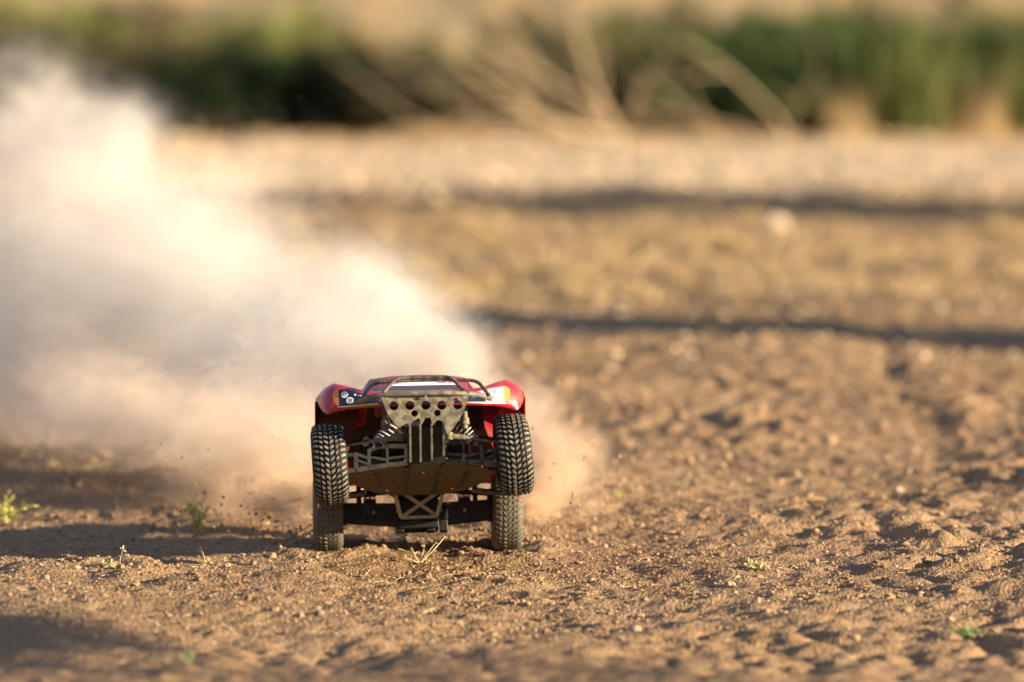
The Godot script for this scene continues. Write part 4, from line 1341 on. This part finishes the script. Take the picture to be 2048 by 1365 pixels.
func build_dust():
	var m := mat("airborne dust", Color.WHITE, 1.0)
	m.vertex_color_use_as_albedo = true
	m.metallic_specular = 0.0
	var pale := Color(0.66, 0.66, 0.66)
	var tan_ := Color(0.70, 0.50, 0.32)
	# the plume: x, y, d, radius (m), thickness, share of tan
	var P := [
		[-0.205, 0.197, 6.95, 0.081, 6.0, 0.10], [-0.292, 0.219, 7.10, 0.118, 6.0, 0.00], [-0.172, 0.242, 7.20, 0.084, 5.0, 0.00], [-0.363, 0.165, 7.00, 0.109, 5.0, 0.10],
		[-0.267, 0.279, 7.40, 0.090, 5.0, 0.00], [-0.388, 0.242, 7.50, 0.138, 5.0, 0.00], [-0.516, 0.270, 7.80, 0.143, 5.0, 0.00], [-0.490, 0.168, 7.40, 0.136, 4.5, 0.00],
		[-0.645, 0.327, 8.00, 0.147, 4.5, 0.00], [-0.630, 0.201, 7.80, 0.143, 4.5, 0.00], [-0.761, 0.381, 8.30, 0.143, 4.5, 0.00], [-0.826, 0.465, 8.50, 0.113, 4.0, 0.00],
		[-0.745, 0.493, 8.50, 0.076, 3.5, 0.00], [-0.921, 0.351, 8.50, 0.142, 4.0, 0.00], [-0.901, 0.233, 8.30, 0.138, 4.0, 0.00], [-0.779, 0.273, 8.00, 0.151, 4.0, 0.00],
		[-0.878, 0.130, 8.00, 0.133, 3.5, 0.00], [-0.716, 0.115, 7.60, 0.118, 3.0, 0.20], [-0.566, 0.120, 7.30, 0.105, 3.0, 0.20], [-0.419, 0.113, 6.90, 0.096, 3.0, 0.40],
		[-0.318, 0.102, 6.72, 0.071, 3.0, 0.50], [-0.095, 0.202, 6.90, 0.065, 5.0, 0.20], [-0.060, 0.154, 6.80, 0.064, 4.0, 0.30], [0.046, 0.097, 6.70, 0.056, 2.2, 0.60],
		[0.094, 0.065, 6.65, 0.044, 1.8, 0.70], [0.064, 0.026, 6.60, 0.040, 1.8, 0.80], [0.027, 0.152, 6.75, 0.045, 2.0, 0.50], [-0.818, 0.047, 7.60, 0.093, 1.3, 0.40],
		[-0.963, 0.572, 9.00, 0.130, 1.0, 0.00], [-0.139, 0.091, 6.75, 0.068, 2.2, 0.60], [-0.047, 0.063, 6.60, 0.051, 1.6, 0.80], [-0.239, 0.049, 6.60, 0.051, 1.6, 0.80],
		[-0.554, 0.138, 6.85, 0.084, 4.0, 0.45], [-0.683, 0.142, 7.00, 0.086, 4.0, 0.35], [-0.445, 0.127, 6.70, 0.074, 4.0, 0.50], [-0.866, 0.087, 7.80, 0.113, 5.0, 0.15],
		[-0.350, 0.091, 6.75, 0.068, 5.0, 0.50], [-0.018, 0.137, 6.75, 0.052, 3.5, 0.50], [0.057, 0.098, 6.66, 0.048, 3.0, 0.65], [-0.921, 0.460, 8.60, 0.115, 3.0, 0.05],
		[-0.112, 0.230, 6.98, 0.058, 4.0, 0.10], [-0.215, 0.259, 7.30, 0.065, 4.0, 0.05], [-0.377, 0.058, 6.68, 0.059, 2.2, 0.75], [-0.482, 0.051, 6.80, 0.068, 1.6, 0.75],
		[-0.598, 0.068, 7.10, 0.075, 2.2, 0.55], [-0.422, 0.020, 6.62, 0.040, 1.6, 0.80], [-1.054, 0.294, 8.50, 0.142, 4.0, 0.00], [-1.018, 0.167, 8.20, 0.137, 4.0, 0.00],
		[-0.328, 0.055, 6.52, 0.040, 3.5, 0.95], [-0.306, 0.023, 6.45, 0.027, 4.0, 1.00], [0.037, 0.035, 6.47, 0.032, 4.0, 1.00], [0.063, 0.069, 6.55, 0.040, 2.4, 0.85],
		[0.104, 0.026, 6.60, 0.031, 1.3, 0.85], [0.109, 0.099, 6.68, 0.036, 1.2, 0.75]
	]
	var r := RandomNumberGenerator.new()
	r.seed = 5
	var where := []
	var tint := []
	for p in P:
		for k in roundi(3.0 + 2.8 * p[4]):
			var s: float = p[3] * r.randf_range(0.7, 1.15)
			var at: Vector3 = Vector3(p[0], p[1], -p[2]) + Vector3(r.randfn() * 0.34, r.randfn() * 0.30, r.randfn() * 0.5) * p[3]
			where.append(Transform3D(Basis(rand_dir(r), r.randf() * TAU).scaled(Vector3(s * 1.1, s * 0.9, s * 1.3)), at))
			tint.append(pale.lerp(tan_, clampf(p[5] + r.randf_range(-0.1, 0.1), 0, 1)))
	var mm := MultiMesh.new()
	mm.transform_format = MultiMesh.TRANSFORM_3D
	mm.use_colors = true
	mm.mesh = dust_mesh(90, 9000, 0.0031)
	mm.instance_count = where.size()
	for i in mm.instance_count:
		mm.set_instance_transform(i, where[i])
		mm.set_instance_color(i, tint[i])
	var o := MultiMeshInstance3D.new()
	o.name = "dust_cloud"
	o.multimesh = mm
	o.material_override = m
	add_child(o)
	tag(o, "pale cloud of dust trailing up and left behind the truck", "dust cloud", "", "stuff")
